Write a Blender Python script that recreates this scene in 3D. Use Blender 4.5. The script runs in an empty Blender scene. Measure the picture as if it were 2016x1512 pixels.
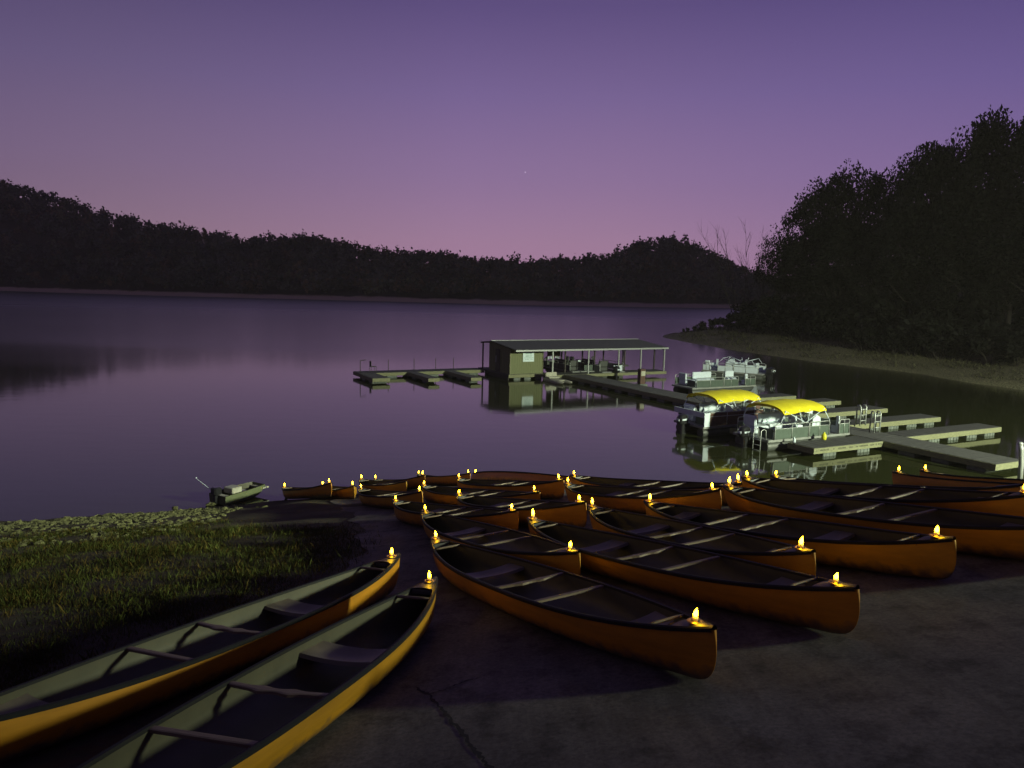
import bpy, math, random
import numpy as np
from mathutils import Vector, Matrix
random.seed(7); RNG = np.random.default_rng(11)
R = math.radians
C = bpy.context.scene.collection
scene = bpy.context.scene

# ------------------------------------------------------------------ camera
F, PITCH, ROLL, H = 1507.0, R(7.0), R(1.35), 7.1      # focal length in photo pixels, tilt, roll, eye above the lake
cp, sp, cr, sr = math.cos(PITCH), math.sin(PITCH), math.cos(ROLL), math.sin(ROLL)
EYE = np.array([0, 0, H])
def ray(px, py):
    x, y = (px-1008)/F, -(py-756)/F
    X, Y = x*cr-y*sr, x*sr+y*cr
    return np.array([X, cp+Y*sp, -sp+Y*cp])
def at(px, py, z=0.0):
    d = ray(px, py); return EYE + d*((z-H)/d[2])
def at_y(px, py, y):
    d = ray(px, py); return EYE + d*(y/d[1])
cam = bpy.data.cameras.new("camera"); cam.sensor_width = 36; cam.lens = F/2016*36
cam.clip_start = 0.05; cam.clip_end = 6000
co = bpy.data.objects.new("camera", cam); C.objects.link(co)
def basis(X, Y):
    return np.array([X, cp*1+Y*sp, -sp+Y*cp])
r_ = ray(1008+F, 756)-ray(1008, 756); u_ = ray(1008, 756-F)-ray(1008, 756); f_ = ray(1008, 756)
m = Matrix.Identity(4)
for i in range(3):
    m[i][0], m[i][1], m[i][2], m[i][3] = r_[i], u_[i], -f_[i], EYE[i]
co.matrix_world = m
scene.camera = co

# ------------------------------------------------------------------ helpers
def tag(o, label=None, cat=None, group=None, kind=None):
    if label: o['label'] = label
    if cat: o['category'] = cat
    if group: o['group'] = group
    if kind: o['kind'] = kind
    return o
def thing(name, label, cat, loc=(0, 0, 0), rz=0.0, group=None):
    o = bpy.data.objects.new(name, None); C.objects.link(o)
    o.empty_display_size = 0.1
    o.location = loc; o.rotation_euler = (0, 0, rz)
    return tag(o, label, cat, group)
class MB:
    """collects faces; build() links them as one mesh object"""
    def __init__(s): s.v = []; s.f = []; s.m = []
    def quad(s, a, b, c, d, m=0):
        n = len(s.v); s.v += [tuple(a), tuple(b), tuple(c), tuple(d)]; s.f.append((n, n+1, n+2, n+3)); s.m.append(m)
    def grid(s, rows, m=0, closed=False):
        n = len(s.v); k = len(rows[0])
        for r in rows: s.v += [tuple(p) for p in r]
        for i in range(len(rows)-1):
            for j in range(k if closed else k-1):
                j2 = (j+1) % k
                s.f.append((n+i*k+j, n+i*k+j2, n+(i+1)*k+j2, n+(i+1)*k+j)); s.m.append(m)
    def box(s, x0, x1, y0, y1, z0, z1, m=0, bev=0.0):
        b = min(bev, (x1-x0)*.45, (y1-y0)*.45, (z1-z0)*.45)
        if b <= 0:
            n = len(s.v)
            s.v += [(x, y, z) for z in (z0, z1) for y in (y0, y1) for x in (x0, x1)]
            for f in ((0, 2, 3, 1), (4, 5, 7, 6), (0, 1, 5, 4), (2, 6, 7, 3), (0, 4, 6, 2), (1, 3, 7, 5)):
                s.f.append(tuple(n+i for i in f)); s.m.append(m)
        else:
            def ring(z, i):
                return [(x0+i+b, y0+i, z), (x1-i-b, y0+i, z), (x1-i, y0+i+b, z), (x1-i, y1-i-b, z), (x1-i-b, y1-i, z), (x0+i+b, y1-i, z), (x0+i, y1-i-b, z), (x0+i, y0+i+b, z)]
            rows = [ring(z0, b*.8), ring(z0+b, 0), ring(z1-b, 0), ring(z1, b*.8)]
            n = len(s.v); s.grid(rows, m, True)
            s.f.append(tuple(n+7-i for i in range(8))); s.m.append(m)
            s.f.append(tuple(n+24+i for i in range(8))); s.m.append(m)
    def tube(s, pts, r, k=8, m=0, caps=True, r1=None):
        pts = [Vector(p) for p in pts]; rows = []; L = len(pts)
        ref = None
        for i, p in enumerate(pts):
            t = (pts[min(i+1, L-1)]-pts[max(i-1, 0)]).normalized()
            if ref is None:
                a = Vector((0, 0, 1)) if abs(t.z) < .9 else Vector((1, 0, 0))
                ref = t.cross(a).normalized()
            else:
                ref = (ref - t*ref.dot(t)).normalized()
            b = t.cross(ref)
            rr = r if r1 is None else r+(r1-r)*i/(L-1)
            rows.append([p+(ref*math.cos(2*math.pi*j/k)+b*math.sin(2*math.pi*j/k))*rr for j in range(k)])
        n = len(s.v); s.grid(rows, m, True)
        if caps:
            s.f.append(tuple(n+i for i in range(k-1, -1, -1))); s.m.append(m)
            s.f.append(tuple(n+(L-1)*k+i for i in range(k))); s.m.append(m)
    def lathe(s, prof, k=14, m=0, c=(0, 0, 0)):
        rows = [[(c[0]+r*math.cos(2*math.pi*j/k), c[1]+r*math.sin(2*math.pi*j/k), c[2]+z) for j in range(k)] for r, z in prof]
        s.grid(rows, m, True)
    def poly(s, pts, m=0):
        n = len(s.v); s.v += [tuple(p) for p in pts]; s.f.append(tuple(range(n, n+len(pts)))); s.m.append(m)
    def prism(s, prof, y0, y1, m=0):
        """closed (x,z) outline extruded along y"""
        n = len(s.v); k = len(prof)
        s.v += [(x, y0, z) for x, z in prof]+[(x, y1, z) for x, z in prof]
        for i in range(k):
            j = (i+1) % k; s.f.append((n+i, n+j, n+k+j, n+k+i)); s.m.append(m)
        s.f.append(tuple(n+i for i in range(k-1, -1, -1))); s.m.append(m)
        s.f.append(tuple(n+k+i for i in range(k))); s.m.append(m)
    def build(s, name, mats, parent=None, smooth=False):
        me = bpy.data.meshes.new(name); me.from_pydata(s.v, [], s.f)
        mats = mats if isinstance(mats, (list, tuple)) else [mats]
        for x in mats: me.materials.append(x)
        if len(mats) > 1: me.polygons.foreach_set('material_index', s.m)
        if smooth: me.polygons.foreach_set('use_smooth', [True]*len(s.f))
        me.update()
        o = bpy.data.objects.new(name, me); C.objects.link(o)
        if parent: o.parent = parent
        return o
def cards_mesh(name, V, n_per, mat, colors=None, parent=None):
    """V: (n, n_per, 3) array of loose polygons"""
    n = len(V); me = bpy.data.meshes.new(name)
    me.vertices.add(n*n_per); me.vertices.foreach_set('co', V.reshape(-1).astype(np.float32))
    me.loops.add(n*n_per); me.loops.foreach_set('vertex_index', np.arange(n*n_per, dtype=np.int32))
    me.polygons.add(n); me.polygons.foreach_set('loop_start', np.arange(0, n*n_per, n_per, dtype=np.int32))
    me.update(calc_edges=True)
    if colors is not None:
        a = me.attributes.new('tint', 'FLOAT_COLOR', 'POINT')
        cc = np.repeat(colors, n_per, axis=0); cc = np.concatenate([cc, np.ones((len(cc), 1))], 1)
        a.data.foreach_set('color', cc.reshape(-1).astype(np.float32))
    me.materials.append(mat)
    o = bpy.data.objects.new(name, me); C.objects.link(o)
    if parent: o.parent = parent
    return o
def copy_tree(o, parent=None):
    c = o.copy(); C.objects.link(c)
    if parent: c.parent = parent
    for ch in list(o.children): copy_tree(ch, c)
    return c

# ------------------------------------------------------------------ materials
def mat(name, col, rough=.6, metal=0.0, var=.15, scale=6.0, bump=0.0, bscale=None, col2=None, spec=.5, stretch=None, emit=None, estr=0, attr=False, coat=0.0):
    M = bpy.data.materials.new(name); M.use_nodes = True; nt = M.node_tree; N = nt.nodes; Lk = nt.links
    b = N['Principled BSDF']; b.inputs['Roughness'].default_value = rough; b.inputs['Metallic'].default_value = metal
    b.inputs['Specular IOR Level'].default_value = spec
    b.inputs['Coat Weight'].default_value = coat
    tc = N.new('ShaderNodeTexCoord'); mp = N.new('ShaderNodeMapping'); Lk.new(tc.outputs['Object'], mp.inputs['Vector'])
    if stretch: mp.inputs['Scale'].default_value = stretch
    nz = N.new('ShaderNodeTexNoise'); nz.inputs['Scale'].default_value = scale; nz.inputs['Detail'].default_value = 6
    nz.inputs['Roughness'].default_value = .65
    Lk.new(mp.outputs['Vector'], nz.inputs['Vector'])
    c2 = col2 if col2 else tuple(max(0, c*(1-2.2*var)) for c in col)
    mx = N.new('ShaderNodeMix'); mx.data_type = 'RGBA'
    rp = N.new('ShaderNodeMapRange'); rp.inputs['From Min'].default_value = .32; rp.inputs['From Max'].default_value = .68
    Lk.new(nz.outputs['Fac'], rp.inputs['Value']); Lk.new(rp.outputs['Result'], mx.inputs['Factor'])
    mx.inputs['A'].default_value = (*c2, 1); mx.inputs['B'].default_value = (*col, 1)
    out = mx.outputs['Result']
    if attr:
        at_ = N.new('ShaderNodeAttribute'); at_.attribute_name = 'tint'
        m2 = N.new('ShaderNodeMix'); m2.data_type = 'RGBA'; m2.blend_type = 'MULTIPLY'; m2.inputs['Factor'].default_value = 1
        Lk.new(out, m2.inputs['A']); Lk.new(at_.outputs['Color'], m2.inputs['B']); out = m2.outputs['Result']
    Lk.new(out, b.inputs['Base Color'])
    if bump:
        n2 = N.new('ShaderNodeTexNoise'); n2.inputs['Scale'].default_value = bscale or scale*4; n2.inputs['Detail'].default_value = 5
        Lk.new(mp.outputs['Vector'], n2.inputs['Vector'])
        bp = N.new('ShaderNodeBump'); bp.inputs['Strength'].default_value = min(1, bump*10); bp.inputs['Distance'].default_value = bump
        Lk.new(n2.outputs['Fac'], bp.inputs['Height']); Lk.new(bp.outputs['Normal'], b.inputs['Normal'])
    if emit:
        b.inputs['Emission Color'].default_value = (*emit, 1); b.inputs['Emission Strength'].default_value = estr
    return M
ORANGE = mat('orange_hull', (.52, .232, .008), .5, var=.15, scale=2.2, bump=.0008, bscale=60, coat=.1, stretch=(.6, 3, 5))
_N = ORANGE.node_tree.nodes; _L = ORANGE.node_tree.links; _b = _N['Principled BSDF']; _src = _b.inputs['Base Color'].links[0].from_socket
_oi = _N.new('ShaderNodeObjectInfo'); _mr = _N.new('ShaderNodeMapRange'); _mr.inputs['To Min'].default_value = .72; _mr.inputs['To Max'].default_value = 1.12; _L.new(_oi.outputs['Random'], _mr.inputs['Value'])
_hs = _N.new('ShaderNodeHueSaturation'); _L.new(_mr.outputs['Result'], _hs.inputs['Value']); _L.new(_src, _hs.inputs['Color'])
_m2 = _N.new('ShaderNodeMapRange'); _m2.inputs['To Min'].default_value = .493; _m2.inputs['To Max'].default_value = .508; _ml = _N.new('ShaderNodeMath'); _ml.operation = 'FRACT'
_mm = _N.new('ShaderNodeMath'); _mm.operation = 'MULTIPLY'; _mm.inputs[1].default_value = 7.31; _L.new(_oi.outputs['Random'], _mm.inputs[0]); _L.new(_mm.outputs['Value'], _ml.inputs[0]); _L.new(_ml.outputs['Value'], _m2.inputs['Value']); _L.new(_m2.outputs['Result'], _hs.inputs['Hue'])
_tc = _N.new('ShaderNodeTexCoord'); _sz = _N.new('ShaderNodeSeparateXYZ'); _L.new(_tc.outputs['Object'], _sz.inputs['Vector'])     # mud and scuffs near the keel line
_nz = _N.new('ShaderNodeTexNoise'); _nz.inputs['Scale'].default_value = 9; _nz.inputs['Detail'].default_value = 7; _L.new(_tc.outputs['Object'], _nz.inputs['Vector'])
_ma = _N.new('ShaderNodeMath'); _ma.operation = 'MULTIPLY_ADD'; _ma.inputs[1].default_value = -.22; _L.new(_nz.outputs['Fac'], _ma.inputs[0]); _L.new(_sz.outputs['Z'], _ma.inputs[2])
_mz = _N.new('ShaderNodeMapRange'); _mz.inputs['From Min'].default_value = -.05; _mz.inputs['From Max'].default_value = .04; _L.new(_ma.outputs['Value'], _mz.inputs['Value'])
_mx = _N.new('ShaderNodeMix'); _mx.data_type = 'RGBA'; _mx.inputs['A'].default_value = (.10, .065, .04, 1); _L.new(_mz.outputs['Result'], _mx.inputs['Factor']); _L.new(_hs.outputs['Color'], _mx.inputs['B']); _L.new(_mx.outputs['Result'], _b.inputs['Base Color'])
DECKM = mat('scuffed_deck_plastic', (.055, .05, .045), .5, var=.2, scale=14)
LINER = mat('grey_hull_inside', (.070, .065, .034), .55, var=.12, scale=5, bump=.001, bscale=60)
BLACK = mat('black_vinyl', (.016, .016, .017), .65, var=.1, scale=8, bump=.0006, bscale=90, spec=.2)
WOOD = mat('ash_wood', (.19, .138, .088), .55, var=.18, scale=9, stretch=(8, 1, 8))
SEAT = mat('moulded_seat', (.17, .14, .10), .5, var=.1, scale=7)
GLOW = mat('lamp_glow', (.9, .6, .2), .5, emit=(1.0, .54, .008), estr=75.0)
WAX = mat('glowing_wax', (.8, .6, .3), .5, emit=(1.0, .45, .03), estr=.5)
BRASS = mat('lamp_dish', (.45, .30, .10), .35, metal=.7)
DECKING = mat('weathered_decking', (.085, .083, .082), .8, var=.22, scale=3, bump=.004, bscale=30, stretch=(1, 6, 1))
FASCIA = mat('algae_stained_fascia', (.25, .25, .145), .8, var=.2, scale=4, bump=.003, bscale=40, stretch=(1.5, 1, 6))
FLOAT = mat('grey_float', (.17, .19, .175), .7, var=.2, scale=5, bump=.004)
SIDING = mat('painted_siding', (.185, .20, .10), .75, var=.14, scale=5, stretch=(6, 6, .6))
ROOFM = mat('roof_sheet', (.085, .085, .085), .8, var=.12, scale=2, stretch=(6, .5, 1))
DARKWOOD = mat('dark_post', (.075, .065, .06), .8, var=.2, scale=6)
GALV = mat('galvanised_steel', (.45, .47, .46), .45, metal=.4, var=.12, scale=10)
WHITE = mat('white_paint', (.64, .72, .80), .5, var=.06, scale=5)
VINYL = mat('white_vinyl_cushion', (.64, .72, .80), .55, var=.06, scale=7, bump=.002, bscale=14)
PANEL = mat('dark_green_panel', (.085, .115, .095), .45, var=.12, scale=4)
BROWN = mat('brown_cover', (.13, .07, .055), .8, var=.25, scale=5, bump=.01, bscale=7)
ALU = mat('boat_aluminium', (.30, .31, .30), .5, metal=.2, var=.12, scale=5)
TUBE = mat('dull_pontoon_tube', (.07, .075, .07), .5, var=.15, scale=5)
YELLOW = mat('yellow_canvas', (.78, .66, .01), .75, var=.06, scale=5, bump=.004, bscale=8)
MOTOR = mat('black_motor_cowl', (.018, .018, .02), .28, var=.05, scale=5, coat=.5)
RUBBER = mat('dark_rubber', (.03, .03, .03), .6)
SIGNW = mat('sign_face', (.66, .78, .82), .55, var=.04, scale=4)
SIGNT = mat('sign_lettering', (.20, .34, .30), .6, var=.1)
PAINTBK = mat('black_lettering', (.05, .05, .03), .7)
JUG = mat('yellow_plastic', (.70, .66, .03), .4)
PALE = mat('pale_plastic', (.46, .45, .36), .5, var=.15, scale=4)
BARK = mat('bark', (.055, .045, .038), .9, var=.25, scale=6, bump=.02, bscale=12)
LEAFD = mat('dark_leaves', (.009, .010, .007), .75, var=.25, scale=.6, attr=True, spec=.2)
LEAFF = mat('far_leaves', (.105, .112, .082), .85, var=.3, scale=.05, attr=True, spec=.1)
GRASSM = mat('grass_blades', (.100, .092, .025), .8, var=.3, scale=1.0, attr=True, spec=.15)
STONE = mat('pale_limestone', (.19, .19, .075), .9, var=.22, scale=7, bump=.01, bscale=25)
def concrete():
    M = mat('ramp_concrete', (.228, .206, .180), .9, var=.2, scale=.9, bump=.003, bscale=70, spec=.2)
    N = M.node_tree.nodes; Lk = M.node_tree.links; b = N['Principled BSDF']; src = b.inputs['Base Color'].links[0].from_socket
    tc = N.new('ShaderNodeTexCoord')
    def layer(src, scale, lo, hi, mul, stretch=(1, 1, 1), det=6):
        mp = N.new('ShaderNodeMapping'); mp.inputs['Scale'].default_value = stretch; Lk.new(tc.outputs['Object'], mp.inputs['Vector'])
        nz = N.new('ShaderNodeTexNoise'); nz.inputs['Scale'].default_value = scale; nz.inputs['Detail'].default_value = det; nz.inputs['Roughness'].default_value = .7; Lk.new(mp.outputs['Vector'], nz.inputs['Vector'])
        mr = N.new('ShaderNodeMapRange'); mr.inputs['From Min'].default_value = lo; mr.inputs['From Max'].default_value = hi; mr.inputs['To Min'].default_value = mul; mr.inputs['To Max'].default_value = 1; Lk.new(nz.outputs['Fac'], mr.inputs['Value'])
        v = N.new('ShaderNodeVectorMath'); v.operation = 'SCALE'; Lk.new(src, v.inputs[0]); Lk.new(mr.outputs['Result'], v.inputs['Scale']); return v.outputs['Vector']
    src = layer(src, 2.6, .38, .5, .62); src = layer(src, 30, .3, .62, .55); src = layer(src, 1.2, .35, .6, .7, (3.5, .5, 1)); src = layer(src, 140, .3, .45, .5)
    Lk.new(src, b.inputs['Base Color']); return M
CONC = concrete()
CRACK = mat('crack_filler', (.02, .018, .016), .9)
GREENBOAT = mat('dull_green_hull', (.13, .15, .075), .55, var=.12, scale=6)

# ------------------------------------------------------------------ world: dusk sky, violet above, pink at the horizon
w = bpy.data.worlds.new("World"); scene.world = w; w.use_nodes = True
nt = w.node_tree; N = nt.nodes; Lk = nt.links
bg = N['Background']
tc = N.new('ShaderNodeTexCoord'); sx = N.new('ShaderNodeSeparateXYZ'); Lk.new(tc.outputs['Generated'], sx.inputs['Vector'])
rp = N.new('ShaderNodeValToRGB'); el = rp.color_ramp.elements
def lin(r, g, b):
    return tuple(((c/255)/12.92 if c/255 <= .04045 else ((c/255+.055)/1.055)**2.4) for c in (r, g, b))
stops = [(0.0, lin(160, 122, 152)), (.06, lin(156, 121, 152)), (.14, lin(138, 110, 151)), (.235, lin(114, 94, 142)), (.33, lin(88, 72, 121)), (.55, lin(66, 56, 92)), (1.0, lin(44, 42, 78))]
el[0].position = 0; el[0].color = (*stops[0][1], 1); el[1].position = 1; el[1].color = (*stops[-1][1], 1)
for p, c in stops[1:-1]:
    e = el.new(p); e.color = (*c, 1)
Lk.new(sx.outputs['Z'], rp.inputs['Fac'])
# the afterglow sits ahead and slightly left; the sky to the right is bluer and darker, behind it is dark
azr = N.new('ShaderNodeMapRange'); azr.inputs['From Min'].default_value = -.65; azr.inputs['From Max'].default_value = .65
Lk.new(sx.outputs['X'], azr.inputs['Value'])
az = N.new('ShaderNodeValToRGB'); ae = az.color_ramp.elements
ae[0].position = 0; ae[0].color = (.60, .66, .62, 1); ae[1].position = 1; ae[1].color = (.70, .74, .93, 1)
for p, c in ((.16, (.76, .82, .74)), (.45, (1, 1, 1)), (.6, (1, 1, 1.0)), (.82, (.87, .89, .99))):
    e = ae.new(p); e.color = (*c, 1)
Lk.new(azr.outputs['Result'], az.inputs['Fac'])
mu = N.new('ShaderNodeMix'); mu.data_type = 'RGBA'; mu.blend_type = 'MULTIPLY'; mu.inputs['Factor'].default_value = 1
Lk.new(rp.outputs['Color'], mu.inputs['A']); Lk.new(az.outputs['Color'], mu.inputs['B'])
back = N.new('ShaderNodeMapRange'); back.inputs['From Min'].default_value = -.5; back.inputs['From Max'].default_value = .5
back.inputs['To Min'].default_value = .68; back.inputs['To Max'].default_value = 1.0
Lk.new(sx.outputs['Y'], back.inputs['Value'])
mb_ = N.new('ShaderNodeVectorMath'); mb_.operation = 'SCALE'
Lk.new(mu.outputs['Result'], mb_.inputs[0]); Lk.new(back.outputs['Result'], mb_.inputs['Scale'])
sky = N.new('ShaderNodeTexSky'); sky.sky_type = 'NISHITA'; sky.sun_disc = False
sky.sun_elevation = R(-4); sky.sun_rotation = R(0); sky.altitude = 150
sc_ = N.new('ShaderNodeVectorMath'); sc_.operation = 'SCALE'; sc_.inputs['Scale'].default_value = .05
Lk.new(sky.outputs['Color'], sc_.inputs[0])
ad = N.new('ShaderNodeVectorMath'); ad.operation = 'ADD'
Lk.new(mb_.outputs['Vector'], ad.inputs[0]); Lk.new(sc_.outputs['Vector'], ad.inputs[1])
Lk.new(ad.outputs['Vector'], bg.inputs['Color']); bg.inputs['Strength'].default_value = 1.11

# ------------------------------------------------------------------ terrain
Z0, SY, SX, QA, QB, QC = 2.12125, .13498, .09898, .00101, -.003, -.00409
PEN = np.array([(24, 127), (26.5, 110), (30, 92), (35, 82), (39, 73.5), (41, 61), (44, 50), (40, 38), (30, 31.0), (22.6, 29.5), (22, 15), (140, 15), (150, 190), (75, 185), (42, 158), (29, 140)], float)
def sdist(x, y, P):
    d = np.full(x.shape, 1e9); ins = np.zeros(x.shape, bool); n = len(P)
    for i in range(n):
        a, b = P[i], P[(i+1) % n]; e = b-a
        t = np.clip(((x-a[0])*e[0]+(y-a[1])*e[1])/(e@e), 0, 1)
        d = np.minimum(d, np.hypot(x-a[0]-t*e[0], y-a[1]-t*e[1]))
        c = ((a[1] > y) != (b[1] > y)) & (x < (b[0]-a[0])*(y-a[1])/(b[1]-a[1]+1e-12)+a[0])
        ins ^= c
    return np.where(ins, d, -d)
def base_terrain(x, y):
    x = np.asarray(x, float); y = np.asarray(y, float)
    xc = np.clip(x, -20, 14); yc = np.clip(y, -15, 60)
    g = H-(Z0+SY*yc-SX*xc+QA*yc*yc+QB*xc*yc+QC*xc*xc)
    ks = .265-.016*np.clip((x-2.5)/3, 0, 1)+.02*np.clip((x-7)/3, 0, 1)
    k = H-ks*y-.20*np.clip(y-(17.5+40*np.clip(.5-x, 0, 1)), 0, 30)
    near = np.where(y > 6, -np.log(np.exp(-16*np.clip(g-4, -9, 9))+np.exp(-16*np.clip(k-4, -9, 9)))/16+4, g)
    near = np.clip(near, -3, 20)
    d = sdist(x, y, PEN)
    wob = .5*np.sin(x*.31+1)*np.cos(y*.27)+.25*np.sin(x*.9+y*.7)
    din = d+wob
    pen = np.where(din > 0, np.minimum(din, 10)*.17+np.clip(din-10, 0, 60)*.30, din*.35)
    pen = np.clip(pen, -3, 30)
    blend = np.clip((x-14)/8, 0, 1)
    pen = np.where(y < 36, pen*blend+(-3)*(1-blend), pen)
    return np.maximum(near, pen)
RES = []      # (x, y, dz) : the ground gives way a little under each keel
def terrain(x, y):
    x = np.asarray(x, float); y = np.asarray(y, float); z = base_terrain(x, y)
    if RES:
        num = np.zeros(x.shape); den = np.full(x.shape, .35)
        for (a, b, dz) in RES:
            w_ = np.exp(-((x-a)**2+(y-b)**2)/(2*.45**2)); num += w_*dz; den += w_
        z = z+num/den
    return z
def hit(px, py, h=0.0, water=True, t0=2.0, t1=80):
    d = ray(px, py); t = np.arange(t0, t1, .02)
    P = EYE+d*t[:, None]; g = base_terrain(P[:, 0], P[:, 1])
    if water: g = np.maximum(g, -.08)
    i = np.argmax(P[:, 2]-g-h < 0)
    return P[i]

# ------------------------------------------------------------------ canoes: where the two tips of each stand
HH = .41; LEN = 5.1
tips = {  # name: left tip, right tip in the photo
 'M1': ((850, 1060), (1408, 1240)), 'M2': ((836, 1006), (1147, 1088)), 'M3': ((793, 983), (1043, 1003)), 'M4': ((891, 976), (1145, 993)),
 'M5': ((830, 955), (1063, 969)), 'M6': ((899, 942), (1110, 945)), 'M7': ((931, 933), (1128, 940)), 'M8': ((822, 933), (926, 932)),
 'M9': ((731, 941), (824, 945)), 'M10': ((716, 946), (813, 938)), 'M11': ((708, 962), (831, 968)), 'A1': ((558, 959), (652, 951)), 'A2': ((634, 955), (697, 957)),
 'D1': ((1112, 953), (1418, 965)), 'D2': ((1123, 936), (1470, 951)), 'N1': ((1050, 1020), (1705, 1156)), 'N2': ((1147, 997), (1585, 1088)), 'N3': ((1252, 989), (1856, 1065)),
 'E1': ((1424, 957), (2156, 1035)), 'E2': ((1460, 940), (2050, 973)), 'E3': ((1518, 937), (2010, 957)), 'E4': ((1757, 930), (2330, 965)), 'E5': ((1811, 927), (2290, 948))}
ends = {}
dist = {'D2': (16.4, 12.2), 'M7': (22.2, 18.0), 'E3': (14.4, 9.9), 'E4': (15.5, 11.7), 'E5': (16.6, 12.8), 'M9': (25.2, 21.6)}   # metres out to each tip
for k, (a, b) in tips.items():
    if k in dist: ends[k] = (at_y(*a, dist[k][0]), at_y(*b, dist[k][1])); continue
    A = hit(*a, HH); B = hit(*b, HH)
    L = np.linalg.norm(A-B); lim = min(max(L, 4.7), 5.6)
    if abs(L-lim) > 1e-3:
        d = ray(*b); ts = np.arange(2, 70, .01); P = EYE+d*ts[:, None]
        e = np.abs(np.linalg.norm(P-A, axis=1)-lim); gz = np.maximum(base_terrain(P[:, 0], P[:, 1]), -.08)+HH
        cost = e+.25*np.abs(P[:, 2]-gz)
        B = P[np.argmin(cost)]
    ends[k] = (A, B)
for k, b, c in (('L1', (786, 1093), (-40, 1392)), ('L2', (858, 1140), (240, 1512))):
    B = hit(*b, HH); A = hit(*c, HH); d = (A-B)[:2]; d /= np.linalg.norm(d)
    p = B[:2]+d*LEN
    ends[k] = (np.array([p[0], p[1], float(base_terrain(p[0], p[1]))+HH]), B)
# hulls side by side must not run into each other: nudge neighbours apart a few centimetres
def half(u): return .40*(1-abs(u)**2.5)**.92
kk = list(ends)
for it in range(60):
    worst = 0
    for a in range(len(kk)):
        for b in range(a+1, len(kk)):
            A, B = ends[kk[a]]; P, Q = ends[kk[b]]
            da, db = B-A, Q-P
            if np.linalg.norm(((A+B)-(P+Q))[:2])/2 > 5.6: continue
            t = np.linspace(-.98, .98, 41); pa = (A+B)[:2]/2+np.outer(t/2, da[:2]); pb = (P+Q)[:2]/2+np.outer(t/2, db[:2])
            D = np.linalg.norm(pa[:, None]-pb[None], axis=2); G_ = D-half(t)[:, None]-half(t)[None]-.05
            i, j = np.unravel_index(np.argmin(G_), G_.shape)
            if G_[i, j] < -.004:
                n = pa[i]-pb[j]; n /= np.linalg.norm(n)+1e-9; mv = np.array([n[0], n[1], 0])*min(.03, -G_[i, j]/2)
                if kk[a] not in ('L1', 'L2', 'M1'): ends[kk[a]] = (A+mv, B+mv)
                if kk[b] not in ('L1', 'L2', 'M1'): ends[kk[b]] = (P-mv, Q-mv)
                worst = min(worst, G_[i, j])
    if worst == 0: break
print('clearance', it, worst)
frames = {}
for k, (A, B) in ends.items():
    ax = (B-A); L = np.linalg.norm(ax); ax /= L; c = (A+B)/2
    e = .4
    gx = float(base_terrain(c[0]+e, c[1])-base_terrain(c[0]-e, c[1]))/(2*e); gy = float(base_terrain(c[0], c[1]+e)-base_terrain(c[0], c[1]-e))/(2*e)
    if base_terrain(c[0], c[1]) < 0: gx = gy = 0
    if k in ('L1', 'L2'): gx *= .3
    up = np.array([-gx, -gy, 1.0]); up -= ax*(up@ax); up /= np.linalg.norm(up)
    side = np.cross(up, ax)
    o = c-up*HH
    frames[k] = (o, ax, side, up, L/LEN)
    print('canoe', k, A.round(2), B.round(2), 'L', round(L, 2), 'hover', [round(float((o+ax*s*L/2)[2]-base_terrain(*(o+ax*s*L/2)[:2])), 2) for s in (-.9, -.45, 0, .45, .9)])
for k, (o, ax, side, up, s) in frames.items():
    for t in np.linspace(-2.3, 2.3, 13):
        for q in (-.2, 0, .2):
            p = o+ax*t*s+side*q; b_ = float(base_terrain(p[0], p[1]))
            if p[2] > .0 or b_ > p[2]-.03: RES.append((p[0], p[1], p[2]-.012-b_))

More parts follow.
